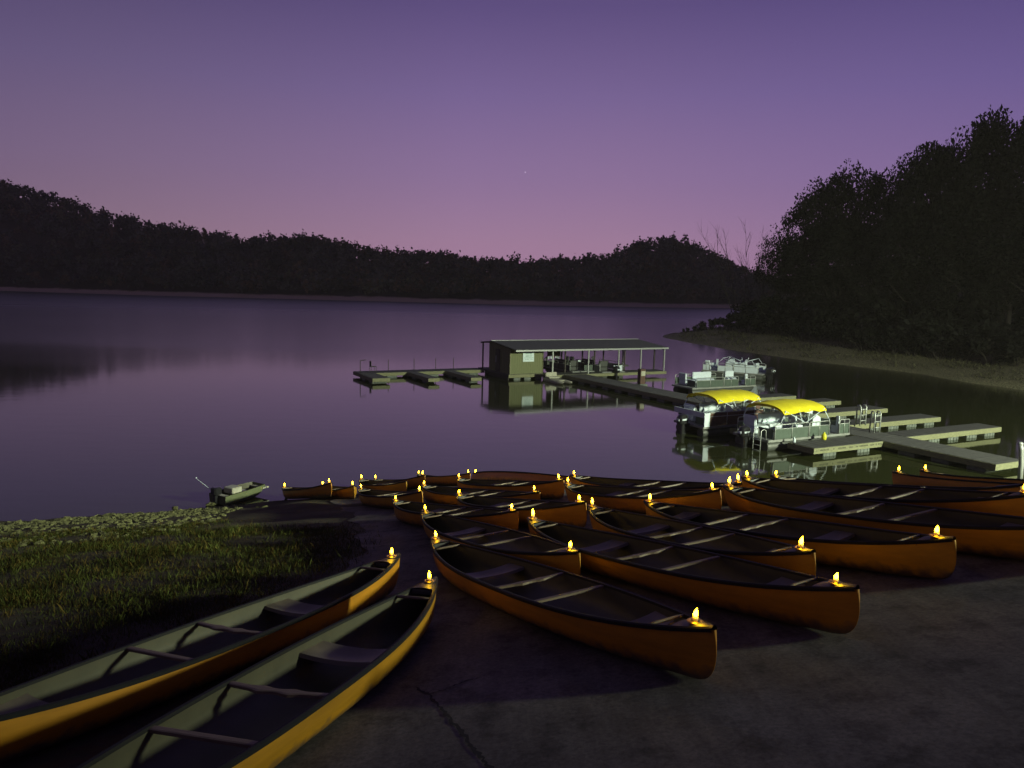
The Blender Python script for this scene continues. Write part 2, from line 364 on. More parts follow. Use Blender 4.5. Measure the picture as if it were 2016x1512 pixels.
# ------------------------------------------------------------------ ground sheet
def axis(spans):
    out = []
    for a, b, s in spans: out += list(np.arange(a, b, s))
    return np.array(out+[spans[-1][1]])
def sheet(name, xs, ys, zf, mats, kind='structure'):
    X, Y = np.meshgrid(xs, ys); Z = zf(X, Y); nx, ny = len(xs), len(ys)
    me = bpy.data.meshes.new(name); v = np.stack([X, Y, Z], -1).reshape(-1, 3)
    i = np.arange((ny-1)*nx).reshape(ny-1, nx)[:, :-1].reshape(-1)
    f = np.stack([i, i+1, i+nx+1, i+nx], 1)
    me.from_pydata(v.tolist(), [], f.tolist()); me.polygons.foreach_set('use_smooth', [True]*len(f))
    me.materials.append(mats); me.update()
    o = bpy.data.objects.new(name, me); C.objects.link(o); tag(o, kind=kind); return o
def ground_mat():
    M = bpy.data.materials.new('ground_soil'); M.use_nodes = True; nt = M.node_tree; N = nt.nodes; Lk = nt.links
    b = N['Principled BSDF']; b.inputs['Roughness'].default_value = .95; b.inputs['Specular IOR Level'].default_value = .15
    tc = N.new('ShaderNodeTexCoord')
    n1 = N.new('ShaderNodeTexNoise'); n1.inputs['Scale'].default_value = .45; n1.inputs['Detail'].default_value = 8; Lk.new(tc.outputs['Object'], n1.inputs['Vector'])
    n2 = N.new('ShaderNodeTexNoise'); n2.inputs['Scale'].default_value = 9; n2.inputs['Detail'].default_value = 8; n2.inputs['Roughness'].default_value = .75; Lk.new(tc.outputs['Object'], n2.inputs['Vector'])
    r1 = N.new('ShaderNodeValToRGB'); e = r1.color_ramp.elements
    e[0].position = .35; e[0].color = (.045, .036, .028, 1); e[1].position = .7; e[1].color = (.13, .115, .07, 1)
    Lk.new(n1.outputs['Fac'], r1.inputs['Fac'])
    mx = N.new('ShaderNodeMix'); mx.data_type = 'RGBA'; mx.blend_type = 'OVERLAY'; mx.inputs['Factor'].default_value = .7
    Lk.new(r1.outputs['Color'], mx.inputs['A']); Lk.new(n2.outputs['Color'], mx.inputs['B'])
    # bare bank left by the fallen lake level, paler and tan
    sp_ = N.new('ShaderNodeSeparateXYZ'); Lk.new(tc.outputs['Object'], sp_.inputs['Vector'])
    mr = N.new('ShaderNodeMapRange'); mr.inputs['From Min'].default_value = 24; mr.inputs['From Max'].default_value = 30; Lk.new(sp_.outputs['Y'], mr.inputs['Value'])
    mz = N.new('ShaderNodeMapRange'); mz.inputs['From Min'].default_value = 2.1; mz.inputs['From Max'].default_value = 2.9; mz.inputs['To Min'].default_value = 1; mz.inputs['To Max'].default_value = 0
    az_ = N.new('ShaderNodeMath'); az_.operation = 'MULTIPLY_ADD'; az_.inputs[1].default_value = 1.2
    Lk.new(n2.outputs['Fac'], az_.inputs[0]); Lk.new(sp_.outputs['Z'], az_.inputs[2]); Lk.new(az_.outputs['Value'], mz.inputs['Value'])
    ml = N.new('ShaderNodeMath'); ml.operation = 'MULTIPLY'; Lk.new(mr.outputs['Result'], ml.inputs[0]); Lk.new(mz.outputs['Result'], ml.inputs[1])
    m2 = N.new('ShaderNodeMix'); m2.data_type = 'RGBA'; Lk.new(ml.outputs['Value'], m2.inputs['Factor']); Lk.new(mx.outputs['Result'], m2.inputs['A'])
    r2 = N.new('ShaderNodeValToRGB'); e = r2.color_ramp.elements; e[0].position = .42; e[0].color = (.07, .07, .035, 1); e[1].position = .62; e[1].color = (.42, .39, .22, 1)
    Lk.new(n2.outputs['Fac'], r2.inputs['Fac']); Lk.new(r2.outputs['Color'], m2.inputs['B'])
    Lk.new(m2.outputs['Result'], b.inputs['Base Color'])
    bp = N.new('ShaderNodeBump'); bp.inputs['Strength'].default_value = .8; bp.inputs['Distance'].default_value = .05
    Lk.new(n2.outputs['Fac'], bp.inputs['Height']); Lk.new(bp.outputs['Normal'], b.inputs['Normal'])
    return M
GROUND = ground_mat()
xs = axis([(-60, -16, 2), (-16, 9, .3), (9, 22, 1), (22, 62, 1.4), (62, 150, 6)])
ys = axis([(-16, -2, 1), (-2, 31, .3), (31, 140, 1.4), (140, 200, 6)])
def rough_ground(X, Y):
    Z = terrain(X, Y)
    return Z+.03*np.sin(X*2.1+Y*1.3)*np.sin(Y*1.7-X*.6)*(X < -3.5)
sheet('ground', xs, ys, rough_ground, GROUND)

# boat ramp: one concrete sheet a little above the soil, from its left border to the right
bord = [hit(*p, 0, water=False) for p in ((120, 1600), (300, 1512), (480, 1330), (640, 1190), (705, 1100), (712, 1050), (690, 1010), (655, 992))]
bord = [np.array([bord[0][0]-1.5, -6, 0])]+bord
bx = np.array([b[0] for b in bord]); by = np.array([b[1] for b in bord])
o_ = np.argsort(by); bx, by = bx[o_], by[o_]
rb = MB(); rows = []
for y in np.arange(-6, 26, .25):
    x0 = np.interp(y, by, bx)+.10*math.sin(y*2.3)+.06*math.sin(y*5.1)
    xx = x0+(9.0-x0)*np.linspace(0, 1, 44)
    zz = terrain(xx, np.full(44, y))+.014
    rows.append(np.stack([xx, np.full(44, y), zz], 1))
rb.grid(rows)
def crack(pts, wd):
    P = [hit(*p, 0, water=False) for p in pts]; L_, R_ = [], []
    Q = []
    for i in range(len(P)-1):
        for t in np.linspace(0, 1, 9, endpoint=False): Q.append(P[i]*(1-t)+P[i+1]*t)
    Q.append(P[-1])
    for i, q in enumerate(Q):
        d = Q[min(i+1, len(Q)-1)]-Q[max(i-1, 0)]; n = np.array([-d[1], d[0]])/np.hypot(d[0], d[1])
        j = random.uniform(-.012, .012); ww = wd*random.uniform(.3, 1.2)
        a, b = q[:2]+n*(j+ww), q[:2]+n*(j-ww)
        L_.append((a[0], a[1], float(terrain(a[0], a[1]))+.018)); R_.append((b[0], b[1], float(terrain(b[0], b[1]))+.018))
    rb.grid([L_, R_], 1)
crack([(818, 1352), (842, 1366), (868, 1392), (890, 1422), (915, 1452), (940, 1486), (962, 1512), (990, 1545)], .016)
crack([(842, 1366), (872, 1358), (905, 1345), (940, 1334)], .007)
ro = rb.build('boat_ramp', [CONC, CRACK], smooth=True); tag(ro, kind='structure')

# ------------------------------------------------------------------ lake
def water_mat():
    M = bpy.data.materials.new('lake_water'); M.use_nodes = True; nt = M.node_tree; N = nt.nodes; Lk = nt.links
    b = N['Principled BSDF']; b.inputs['Base Color'].default_value = (.026, .030, .010, 1); b.inputs['IOR'].default_value = 1.40
    b.inputs['Specular IOR Level'].default_value = 1.0
    tc = N.new('ShaderNodeTexCoord'); sp_ = N.new('ShaderNodeSeparateXYZ'); Lk.new(tc.outputs['Object'], sp_.inputs['Vector'])
    # calm in the cove by the docks, breeze-ruffled in long bands farther out
    far = N.new('ShaderNodeMapRange'); far.inputs['From Max'].default_value = 400; Lk.new(sp_.outputs['Y'], far.inputs['Value'])
    mp = N.new('ShaderNodeMapping'); mp.inputs['Scale'].default_value = (.004, .02, 1); Lk.new(tc.outputs['Object'], mp.inputs['Vector'])
    nb = N.new('ShaderNodeTexNoise'); nb.inputs['Scale'].default_value = 1; nb.inputs['Detail'].default_value = 3; Lk.new(mp.outputs['Vector'], nb.inputs['Vector'])
    wob = N.new('ShaderNodeMath'); wob.operation = 'MULTIPLY_ADD'; wob.inputs[1].default_value = .28; Lk.new(nb.outputs['Fac'], wob.inputs[0]); Lk.new(far.outputs['Result'], wob.inputs[2])
    rg = N.new('ShaderNodeValToRGB'); e = rg.color_ramp.elements; e[0].position = .20; e[0].color = (.05,)*3+(1,); e[1].position = .96; e[1].color = (.40,)*3+(1,)
    for p, v in ((.28, .07), (.38, .20), (.62, .24), (.76, .36)):
        q = e.new(p); q.color = (v, v, v, 1)
    Lk.new(wob.outputs['Value'], rg.inputs['Fac']); Lk.new(rg.outputs['Color'], b.inputs['Roughness'])
    m2 = N.new('ShaderNodeMapping'); m2.inputs['Scale'].default_value = (.5, 1.2, 1); Lk.new(tc.outputs['Object'], m2.inputs['Vector'])
    nz = N.new('ShaderNodeTexNoise'); nz.inputs['Scale'].default_value = 1.0; nz.inputs['Detail'].default_value = 3; Lk.new(m2.outputs['Vector'], nz.inputs['Vector'])
    bp = N.new('ShaderNodeBump'); bp.inputs['Strength'].default_value = .35; bp.inputs['Distance'].default_value = .010
    Lk.new(nz.outputs['Fac'], bp.inputs['Height']); Lk.new(bp.outputs['Normal'], b.inputs['Normal'])
    return M
wb = MB(); wb.grid([[(x, y, 0) for x in (-1500, -300, -60, 0, 60, 300, 1500)] for y in (12, 30, 60, 120, 300, 700, 1500)])
tag(wb.build('water', water_mat()), kind='structure')

# ------------------------------------------------------------------ far hills and their woods
sil = [(-200, 300), (-80, 322), (0, 345), (60, 358), (120, 375), (180, 395), (240, 415), (300, 430), (360, 437), (430, 448), (480, 460), (520, 452), (580, 455), (640, 460), (700, 472), (760, 482), (820, 482), (880, 490), (930, 498), (1000, 501), (1045, 508), (1090, 498), (1150, 497), (1200, 492), (1222, 474), (1260, 460), (1310, 457), (1360, 470), (1400, 490), (1440, 508), (1500, 528), (1600, 560), (1800, 560), (2200, 560)]
shore = [(-300, 560), (0, 572.5), (300, 582), (640, 590.5), (1037, 601), (1315, 605.5), (1430, 607), (1600, 611), (2200, 625)]
def interp(t, x): return float(np.interp(x, [a for a, b in t], [b for a, b in t]))
cols = list(range(-240, 2000, 24)); hillrows = []
for px in cols:
    s_ = at(px, interp(shore, px), 0.0); d = s_[:2]/np.linalg.norm(s_[:2])
    ds = np.linalg.norm(s_[:2]); depth = 95
    top = at_y(px, interp(sil, px), 1.0); dr = ray(px, interp(sil, px)); el_ = dr[2]/np.hypot(dr[0], dr[1])
    hz = max(4.0, H+el_*(ds+depth)-11)
    prof = [(-30, -4), (0, -.15), (5, 1.5), (9, 2.6), (22, 4+.10*hz), (48, 3+.45*hz), (74, 1+.83*hz), (depth, hz), (depth+40, hz*.8), (depth+80, hz*.3), (depth+110, -4)]
    hillrows.append([(d[0]*(ds+a), d[1]*(ds+a), z) for a, z in prof])
def hill_mat():
    M = mat('hill_floor', (.06, .055, .035), .95, var=.25, scale=.05, spec=.1)
    N = M.node_tree.nodes; Lk = M.node_tree.links; b = N['Principled BSDF']; src = b.inputs['Base Color'].links[0].from_socket
    tc = N.new('ShaderNodeTexCoord'); sp_ = N.new('ShaderNodeSeparateXYZ'); Lk.new(tc.outputs['Object'], sp_.inputs['Vector'])
    nz = N.new('ShaderNodeTexNoise'); nz.inputs['Scale'].default_value = .12; nz.inputs['Detail'].default_value = 5; Lk.new(tc.outputs['Object'], nz.inputs['Vector'])
    a = N.new('ShaderNodeMath'); a.operation = 'MULTIPLY_ADD'; a.inputs[1].default_value = 1.6; Lk.new(nz.outputs['Fac'], a.inputs[0]); Lk.new(sp_.outputs['Z'], a.inputs[2])
    r = N.new('ShaderNodeMapRange'); r.inputs['From Min'].default_value = 2.4; r.inputs['From Max'].default_value = 3.2; Lk.new(a.outputs['Value'], r.inputs['Value'])
    mx = N.new('ShaderNodeMix'); mx.data_type = 'RGBA'; mx.inputs['A'].default_value = (.48, .36, .27, 1); Lk.new(r.outputs['Result'], mx.inputs['Factor']); Lk.new(src, mx.inputs['B'])
    Lk.new(mx.outputs['Result'], b.inputs['Base Color'])
    return M
hm = MB(); hm.grid(hillrows)
tag(hm.build('hills', hill_mat(), smooth=True), kind='structure')
def crown_cards(c, rx, rz, n, size, rng):
    """leaf clumps through a lumpy dome: returns (n,4,3) quads"""
    k = max(4, n//9)
    d = rng.normal(size=(k, 3)); d /= np.linalg.norm(d, axis=1)[:, None]; d[:, 2] = np.abs(d[:, 2])*1.0-.25*rng.random(k)
    cl = d*(rng.random(k)**.35)[:, None]*np.array([rx, rx, rz])
    idx = rng.integers(0, k, n)
    p = cl[idx]+rng.normal(size=(n, 3))*np.array([rx, rx, rz])*.17
    a = rng.normal(size=(n, 3)); a /= np.linalg.norm(a, axis=1)[:, None]
    b = np.cross(a, rng.normal(size=(n, 3))); b /= np.linalg.norm(b, axis=1)[:, None]
    s = size*rng.uniform(.6, 1.3, n)[:, None]
    a, b = a*s, b*s*.8
    P = p+np.asarray(c)
    return np.stack([P-a*.9, P-b, P+a, P+b], 1)
FV, FC = [], []
HR = np.array(hillrows)
for i in range(2600):
    ci = random.uniform(0, len(cols)-1.01); a = int(ci); t = ci-a
    v_ = random.random()**.85*5.0+2.75
    b_ = int(min(v_, 6.99)) if v_ < 7.4 else 7; q = v_-b_
    q = min(q, 1)
    p = (HR[a, b_]*(1-q)+HR[a, min(b_+1, 10)]*q)*(1-t)+(HR[a+1, b_]*(1-q)+HR[a+1, min(b_+1, 10)]*q)*t
    rx = random.uniform(3.2, 5.8); hz_ = random.uniform(4.5, 7.0)
    if b_ <= 3: hz_ *= .75
    if random.random() < .05: hz_ *= 1.35
    n = 80 if b_ >= 6 else 56
    q4 = crown_cards((p[0], p[1], p[2]+3.2), rx, hz_, n, .85, RNG)
    FV.append(q4)
    hue = random.random(); br_ = random.uniform(.55, 1.45)
    tint = np.array([1.0, 1.0, 1.0])*br_
    if hue < .18: tint = np.array([1.5, 1.0, .75])*br_
    elif hue < .30: tint = np.array([1.2, 1.15, .8])*br_
    elif hue > .88: tint = np.array([.65, .8, .75])*br_
    FC.append(np.repeat(tint[None], n, 0))
fo = cards_mesh('forest', np.concatenate(FV), 4, LEAFF, np.concatenate(FC)); tag(fo, 'dark wooded hillside across the lake', 'forest', kind='stuff')

# ------------------------------------------------------------------ canoe
B_ = .40
def c_sheer(u): return .305+.105*abs(u)**3.2
def c_w(u): return max(.012, B_*(1-abs(u)**2.5)**.92)
def c_keel(u):
    a = abs(u); z = .02*a**4
    if a > .885:
        t = (a-.885)/.115; z += (c_sheer(u)-.02)*(1-(1-t**2.7)**(1/2.7))
    return min(z, c_sheer(u)-.001)
def c_sect(u, inset=0.0, k=11):
    s, z0, w_ = c_sheer(u)-inset*.2, c_keel(u)+inset, max(.003, c_w(u)-inset)
    if z0 > s-.002: z0 = s-.002
    n = 2.9-1.2*abs(u)**4; pts = []
    for i in range(-k, k+1):
        a = abs(i)/k*math.pi/2
        y = w_*math.sin(a)**(2/n)*(1-.03*math.sin(a)**6); z = z0+(s-z0)*(1-math.cos(a)**(2/n)) if abs(i) < k else s
        pts.append((u*LEN/2, math.copysign(y, i), z))
    return pts
us = np.sin(np.linspace(-1, 1, 61)*math.pi/2)
us = np.sign(us)*np.abs(us)**.9
def make_canoe():
    root = thing('canoe', 'orange canoe', 'canoe')
    mb = MB(); mb.grid([c_sect(u) for u in us]); mb.build('hull', ORANGE, root, smooth=True)
    mb = MB(); mb.grid([c_sect(u, .014) for u in us if abs(u) < .985]); mb.build('hull_lining', LINER, root, smooth=True)
    for s in (-1, 1):
        mb = MB(); rows = []
        for u in np.linspace(-.995, .995, 55):
            y, z, x = s*c_w(u), c_sheer(u), u*LEN/2
            rows.append([(x, y-s*.020, z-.012), (x, y+s*.014, z-.014), (x, y+s*.018, z+.012), (x, y+s*.004, z+.022), (x, y-s*.018, z+.018)])
        mb.grid(rows, 0, True); mb.build('gunwale', BLACK, root, smooth=False)
    for s in (-1, 1):
        mb = MB(); rows = []
        for u in np.linspace(.875, .998, 8):
            x, w_, z = s*u*LEN/2, c_w(u)+.012, c_sheer(u)
            rows.append([(x, -w_, z+.014), (x, -w_*.5, z+.028), (x, 0, z+.033), (x, w_*.5, z+.028), (x, w_, z+.014)])
        mb.grid(rows); u = .875; w_ = c_w(u); x = s*u*LEN/2; z = c_sheer(u)
        mb.quad((x, -w_, z-.03), (x, w_, z-.03), (x, w_, z+.016), (x, -w_, z+.016))
        mb.build('deck_plate', DECKM, root, smooth=True)
    for u0, d in ((-.36, 1), (.68, -1)):
        mb = MB(); rows = []; hw = .15
        for i in range(9):
            t = i/8; xx = u0*LEN/2-hw+2*hw*t; w_ = c_w(xx/(LEN/2))-.02; row = []
            for j in range(-6, 7):
                q = j/6; dip = -.035*(1-q*q)*math.sin(math.pi*min(1, t*1.05))
                row.append((xx, q*w_, c_sheer(u0)-.085+dip+.03*q*q))
            rows.append(row)
        mb.grid(rows)
        lip = [[(p[0], p[1], p[2]) for p in rows[0]], [(p[0]-.012, p[1], p[2]-.03) for p in rows[0]]]; mb.grid(lip)
        lip = [[(p[0]+.012, p[1], p[2]-.03) for p in rows[-1]], [(p[0], p[1], p[2]) for p in rows[-1]]]; mb.grid(lip)
        mb.build('seat', SEAT, root, smooth=True)
    for u0, yoke in ((0.0, True), (.28, False)):
        mb = MB(); w_ = c_w(u0)-.008; rows = []
        for j in range(-10, 11):
            q = j/10; b = .028 if not yoke else .026+.022*math.exp(-((abs(q)-.28)/.14)**2)
            xx = u0*LEN/2+(.035*(1-q*q) if yoke else 0); z = c_sheer(u0)-.004
            rows.append([(xx-b, q*w_, z-.011), (xx+b, q*w_, z-.011), (xx+b, q*w_, z+.008), (xx+b*.6, q*w_, z+.012), (xx-b*.6, q*w_, z+.012), (xx-b, q*w_, z+.008)])
        mb.grid(rows, 0, True); mb.build('thwart', WOOD, root)
    for s in (-1, 1):
        u = .80; w_ = c_w(u)-.004; z = c_sheer(u)+.004; x = s*u*LEN/2
        mb = MB(); mb.tube([(x, -w_, z), (x, -w_*.5, z+.004), (x, w_*.5, z+.004), (x, w_, z)], .014, 8); mb.build('carry_handle', WOOD, root, smooth=True)
    return root
def make_lamp():
    root = thing('candle_lamp', 'lit candle lamp', 'candle lamp')
    mb = MB(); mb.lathe([(.001, 0), (.05, 0), (.056, .008), (.05, .010), (.030, .008), (.026, .018), (.001, .018)], 16); mb.build('dish', BRASS, root, smooth=True)
    mb = MB(); mb.lathe([(.001, .018), (.018, .018), (.0195, .023), (.0195, .036), (.017, .040), (.004, .038)], 14); mb.build('wax', WAX, root, smooth=True)
    mb = MB(); mb.lathe([(.002, .039), (.010, .043), (.0150, .052), (.0160, .061), (.0138, .073), (.0095, .085), (.0050, .097), (.0005, .108)], 14)
    mb.v = [(x+.9*max(0, z-.06)**1.5, y, z) for x, y, z in mb.v]; mb.build('flame', GLOW, root, smooth=True)
    return root
proto = make_canoe(); lamp0 = make_lamp(); first = [True, True]
CL = {
 'L1': 'canoe farthest left in front, lying beside the dark grass', 'L2': 'canoe with brightly lit golden hull side, cut off by the bottom edge',
 'M1': 'nearest whole orange canoe, pointing at the bottom middle of the picture', 'M2': 'orange canoe just behind the nearest whole canoe, its short bow end showing past it',
 'M3': 'orange canoe third back from the nearest whole canoe, low left tip', 'M4': 'orange canoe squeezed between the third and the small yellow-lit canoe behind',
 'M5': 'yellow-lit canoe in the middle of the crowd with pale vertical stem edge', 'M6': 'orange canoe by the water in the middle, nose to nose with the next one right',
 'M7': 'rearmost orange canoe in the middle, only its inside showing by the water', 'M8': 'small foreshortened canoe at the back left of the middle by the water',
 'M9': 'orange canoe with pale thwart seen end-on behind the left cluster', 'M10': 'canoe mostly hidden behind the left cluster, lamps at both ends',
 'M11': 'dark red canoe with blunt left end and pale gunwale beside the bare soil', 'A1': 'leftmost dark red canoe at the water, near the moored green boat', 'A2': 'short-looking dark red canoe second from the left by the water, side lit yellow',
 'D1': 'orange canoe lying broadside in the middle distance with black rim', 'D2': 'canoe lying broadside by the water, mostly black inside, behind the broadside orange one',
 'N1': 'long dark orange canoe right of the nearest whole canoe, tan seat showing', 'N2': 'orange canoe whose right tip stands in front of a longer orange hull', 'N3': 'orange canoe with rounded right end nearest the right side on the ramp',
 'E1': 'longest orange hull running out of the picture on the right', 'E2': 'black-lined canoe just behind the longest hull at the right', 'E3': 'thin orange canoe at the water under the pontoon boats reflection',
 'E4': 'orange canoe with tall left bow standing up at the right by the dock', 'E5': 'rearmost canoe at the right edge, nearest the walkway end'}
SHORT = {
 'L1': 'the leftmost front canoe beside the grass', 'L2': 'the golden lit front canoe', 'M1': 'the nearest whole orange canoe', 'M2': 'the second nearest whole canoe',
 'M3': 'the third canoe back from the nearest whole one', 'M4': 'the canoe squeezed in fourth from the front', 'M5': 'the yellow-lit middle canoe', 'M6': 'the middle waterside canoe',
 'M7': 'the rearmost middle canoe', 'M8': 'the small foreshortened rear canoe', 'M9': 'the end-on canoe behind the left cluster', 'M10': 'the hidden canoe of the left cluster',
 'M11': 'the blunt dark red canoe', 'A1': 'the leftmost waterside canoe', 'A2': 'the second waterside canoe from the left', 'D1': 'the broadside orange canoe', 'D2': 'the black-lined broadside canoe',
 'N1': 'the long canoe with the tan seat', 'N2': 'the canoe before the longer hull', 'N3': 'the round-ended canoe on the right', 'E1': 'the longest right-hand canoe', 'E2': 'the second right-hand canoe',
 'E3': 'the thin canoe below the pontoon boats', 'E4': 'the tall-bowed canoe by the dock', 'E5': 'the rearmost right canoe'}
LAMPS = {'L1': 'R', 'L2': 'R', 'M7': 'L', 'M9': 'L', 'A1': 'LR', 'E1': 'L', 'E3': 'L', 'E4': 'L', 'E5': 'L'}
for k, (o, ax, side, up, s) in frames.items():
    root = proto if first[0] else copy_tree(proto); first[0] = False
    flip = -1 if k in ('N3', 'L1', 'L2') else 1
    Mx = Matrix.Identity(4)
    for i in range(3):
        Mx[i][0], Mx[i][1], Mx[i][2], Mx[i][3] = ax[i]*s*flip, side[i]*flip, up[i], o[i]
    root.matrix_world = Mx
    tag(root, CL[k], 'canoe', 'canoes drawn up on the ramp')
    for e in LAMPS.get(k, 'LR'):
        sg = -1 if e == 'L' else 1
        uu = sg*(.945 if e == 'L' else .925)
        if k in ('L1', 'L2'): uu = .94
        p = o+ax*uu*LEN/2*s+up*(c_sheer(uu)+.033)
        la = lamp0 if first[1] else copy_tree(lamp0); first[1] = False
        la.location = p; la.rotation_euler = (0, 0, random.uniform(0, 6)); sc = random.uniform(.9, 1.2); la.scale = (sc, sc, sc*random.uniform(.82, 1.2))
        endw = 'left' if e == 'L' else 'right'
        tag(la, 'candle lamp on the %s tip of %s' % (endw, SHORT[k]), 'candle lamp', 'candle lamps on the canoe tips')
print('canoes', len(frames))

# ------------------------------------------------------------------ docks: local frame u (along the fingers) and v (along the long walkway)
TH = math.atan2(.467, .884); OX = np.array([-.21, 60.44])
UU = np.array([math.cos(TH), math.sin(TH)]); VV = np.array([-math.sin(TH), math.cos(TH)])
def uv(u, v, z=0.0):
    p = OX+UU*u+VV*v; return (p[0], p[1], z)
def dock(name, label, u0, u1, v0, v1, group, along='u', top=.45, marks=None):
    root = thing(name, label, 'dock', uv(u0, v0), TH, group); a, b = u1-u0, v1-v0
    mb = MB(); L_ = a if along == 'u' else b; wd = b if along == 'u' else a; x = 0.0
    while x < L_-.02:
        e = min(x+.142, L_); z1 = top+random.uniform(-.004, .004)
        (mb.box(x, e-.012, 0, wd, top-.05, z1) if along == 'u' else mb.box(0, wd, x, e-.012, top-.05, z1)); x += .15
    mb.build('decking', DECKING, root)
    mb = MB()
    for (x0, x1, y0, y1) in ((-.045, a+.045, -.045, -.003), (-.045, a+.045, b+.003, b+.045), (-.045, -.003, -.003, b+.003), (a+.003, a+.045, -.003, b+.003)):
        mb.box(x0, x1, y0, y1, top-.27, top-.02)
    if marks:
        x = .12
        for wl in marks:
            hgt = .075
            for q in range(max(1, int(wl/.075))):
                if random.random() < .92: mb.box(x+q*.075, x+q*.075+random.uniform(.035, .055), -.049, -.0452, top-.15-random.uniform(0, .01), top-.15+hgt*random.uniform(.75, 1), 1)
            x += wl+.11
            if x > a-.3: break
    mb.build('fascia', [FASCIA, PAINTBK], root)
    n = max(2, int(L_/1.55))
    for i in range(n):
        c = L_*(i+.5)/n
        mb = MB()
        if along == 'u': mb.box(c-.42, c+.42, .05, wd-.05, -.25, top-.28, bev=.04)
        else: mb.box(.05, wd-.05, c-.42, c+.42, -.25, top-.28, bev=.04)
        for q in (-.25, 0, .25):
            if along == 'u': mb.box(c+q-.02, c+q+.02, .03, .052, -.2, top-.29)
        mb.build('float', FLOAT, root)
    return root
GF = 'finger docks along the walkway'
dock('walkway', 'long grey board walkway running from the boathouse to the right shore', 4.1, 6.1, -35.5, -1.6, None, 'v')
for i, (v0, lab) in enumerate(((-17.0, 'rearmost finger dock right of the walkway, behind the yellow canopies'), (-19.8, 'second finger dock right of the walkway, short end showing past the canopy'), (-23.2, 'finger dock right of the walkway level with the front pontoon boat'), (-26.6, 'finger dock right of the walkway with a ladder before it'), (-30.0, 'front finger dock right of the walkway, nearest the shore'))):
    dock('finger_dock', lab, 6.2, 14.0 if i else 13.0, v0, v0+1.2, GF)
dock('finger_dock', 'finger dock with black lettering on its edge beside the front pontoon boat', -.55, 4.0, -30.3, -28.9, GF, marks=[.12, .75, .12, .62, .42, .15, .6, .3, .5, .3, .5])
dock('finger_dock', 'low finger dock hidden between the two yellow canopied boats', -.4, 4.0, -26.0, -25.0, GF)
GL = 'small fingers of the left dock'
dock('walkway', 'narrow walkway running left from the boathouse over open water', -11.0, -.3, 4.1, 5.6, None, top=.42)
dock('finger_dock', 'leftmost wide finger of the small dock, railing at its corner', -11.0, -9.75, .6, 4.05, GL, 'v', top=.42)
dock('finger_dock', 'middle narrow finger of the small left dock', -7.05, -6.25, -.5, 4.05, GL, 'v', top=.42)
dock('finger_dock', 'narrow finger of the left dock nearest the boathouse', -3.8, -3.0, -1.0, 4.05, GL, 'v', top=.42)

# boathouse: shed on a float with a long roof over the covered slips
bh = thing('boathouse', 'green sided floating boathouse with long dark roof over open slips', 'boathouse', uv(0, 0), TH)
mb = MB()
mb.box(-.15, 3.45, -.12, 5.6, .30, .45); mb.box(3.45, 14.6, -1.35, .2, .30, .449); mb.box(3.45, 14.6, 4.1, 5.6, .30, .449); mb.build('platform', DECKING, bh)
mb = MB(); mb.box(-.16, 3.46, -.17, -.122, .18, .43); mb.box(3.47, 14.6, -1.41, -1.352, .2, .43); mb.build('fascia', FASCIA, bh)
for x in (.35, 1.3, 2.3):
    mb = MB(); mb.box(x, x+.62, -.08, 1.0, -.25, .17, bev=.04); mb.build('float', FLOAT, bh)
for x in (.35, 2.3):
    mb = MB(); mb.box(x, x+.62, 3.0, 5.3, -.25, .29, bev=.04); mb.build('float', FLOAT, bh)
mb = MB(); mb.box(-.08, -.02, .1, 3.7, -.05, .29); mb.build('skirt', DARKWOOD, bh)
def roof_z(v): return 2.50+(v+1.4)*(.42/4.3) if v <= 2.9 else 2.92-(v-2.9)*.10
mb = MB(); T = 2.44
def wall_v(u, va, vb, thick):          # wall across v with sloped top
    for q in range(10):
        y0, y1 = va+(vb-va)*q/10, va+(vb-va)*(q+1)/10
        n = len(mb.v); z0, z1 = roof_z(y0)-.07, roof_z(y1)-.07
        mb.v += [(u, y0, .45), (u+thick, y0, .45), (u+thick, y1, .45), (u, y1, .45), (u, y0, z0), (u+thick, y0, z0), (u+thick, y1, z1), (u, y1, z1)]
        for f in ((0, 3, 2, 1), (4, 5, 6, 7), (0, 1, 5, 4), (1, 2, 6, 5), (2, 3, 7, 6), (3, 0, 4, 7)): mb.f.append(tuple(n+i for i in f)); mb.m.append(0)
mb.box(0, 3.0, 0, .08, .45, roof_z(0)-.08); mb.box(0, 3.0, 3.67, 3.75, .45, roof_z(3.7)-.09)
wall_v(0, .08, 3.67, .08); wall_v(2.92, .08, 3.67, .08)
x = .06
while x < 2.9: mb.box(x, x+.035, -.014, -.001, .47, roof_z(0)-.2); x += .2032
for y in np.arange(.25, 3.6, .3): mb.box(-.014, -.001, y, y+.035, .47, roof_z(y)-.14)
mb.build('wall', SIDING, bh)
mb = MB()
for (x, y) in ((-.02, -.02), (2.96, -.02)): mb.box(x, x+.09, y-.03, y+.016, .455, roof_z(0)-.12)
mb.build('corner_trim', FASCIA, bh)
mb = MB(); mb.box(-.04, -.016, 1.7, 2.5, .48, 2.3); dr = mb.build('door', DARKWOOD, bh)
mb = MB(); mb.box(-.06, -.041, 2.35, 2.39, 1.2, 1.75); mb.build('handle', WHITE, dr)
mb = MB(); NU = 60
def roof_row(v, dz): return [(-.25+14.9*i/NU, v, roof_z(v)+dz+(.012 if i % 2 else 0)) for i in range(NU+1)]
mb.grid([roof_row(v, 0) for v in (-1.45, .7, 2.9, 4.9)]); mb.grid([roof_row(v, -.05) for v in (-1.45, .7, 2.9, 4.9)])
rf = mb.build('roof', ROOFM, bh)
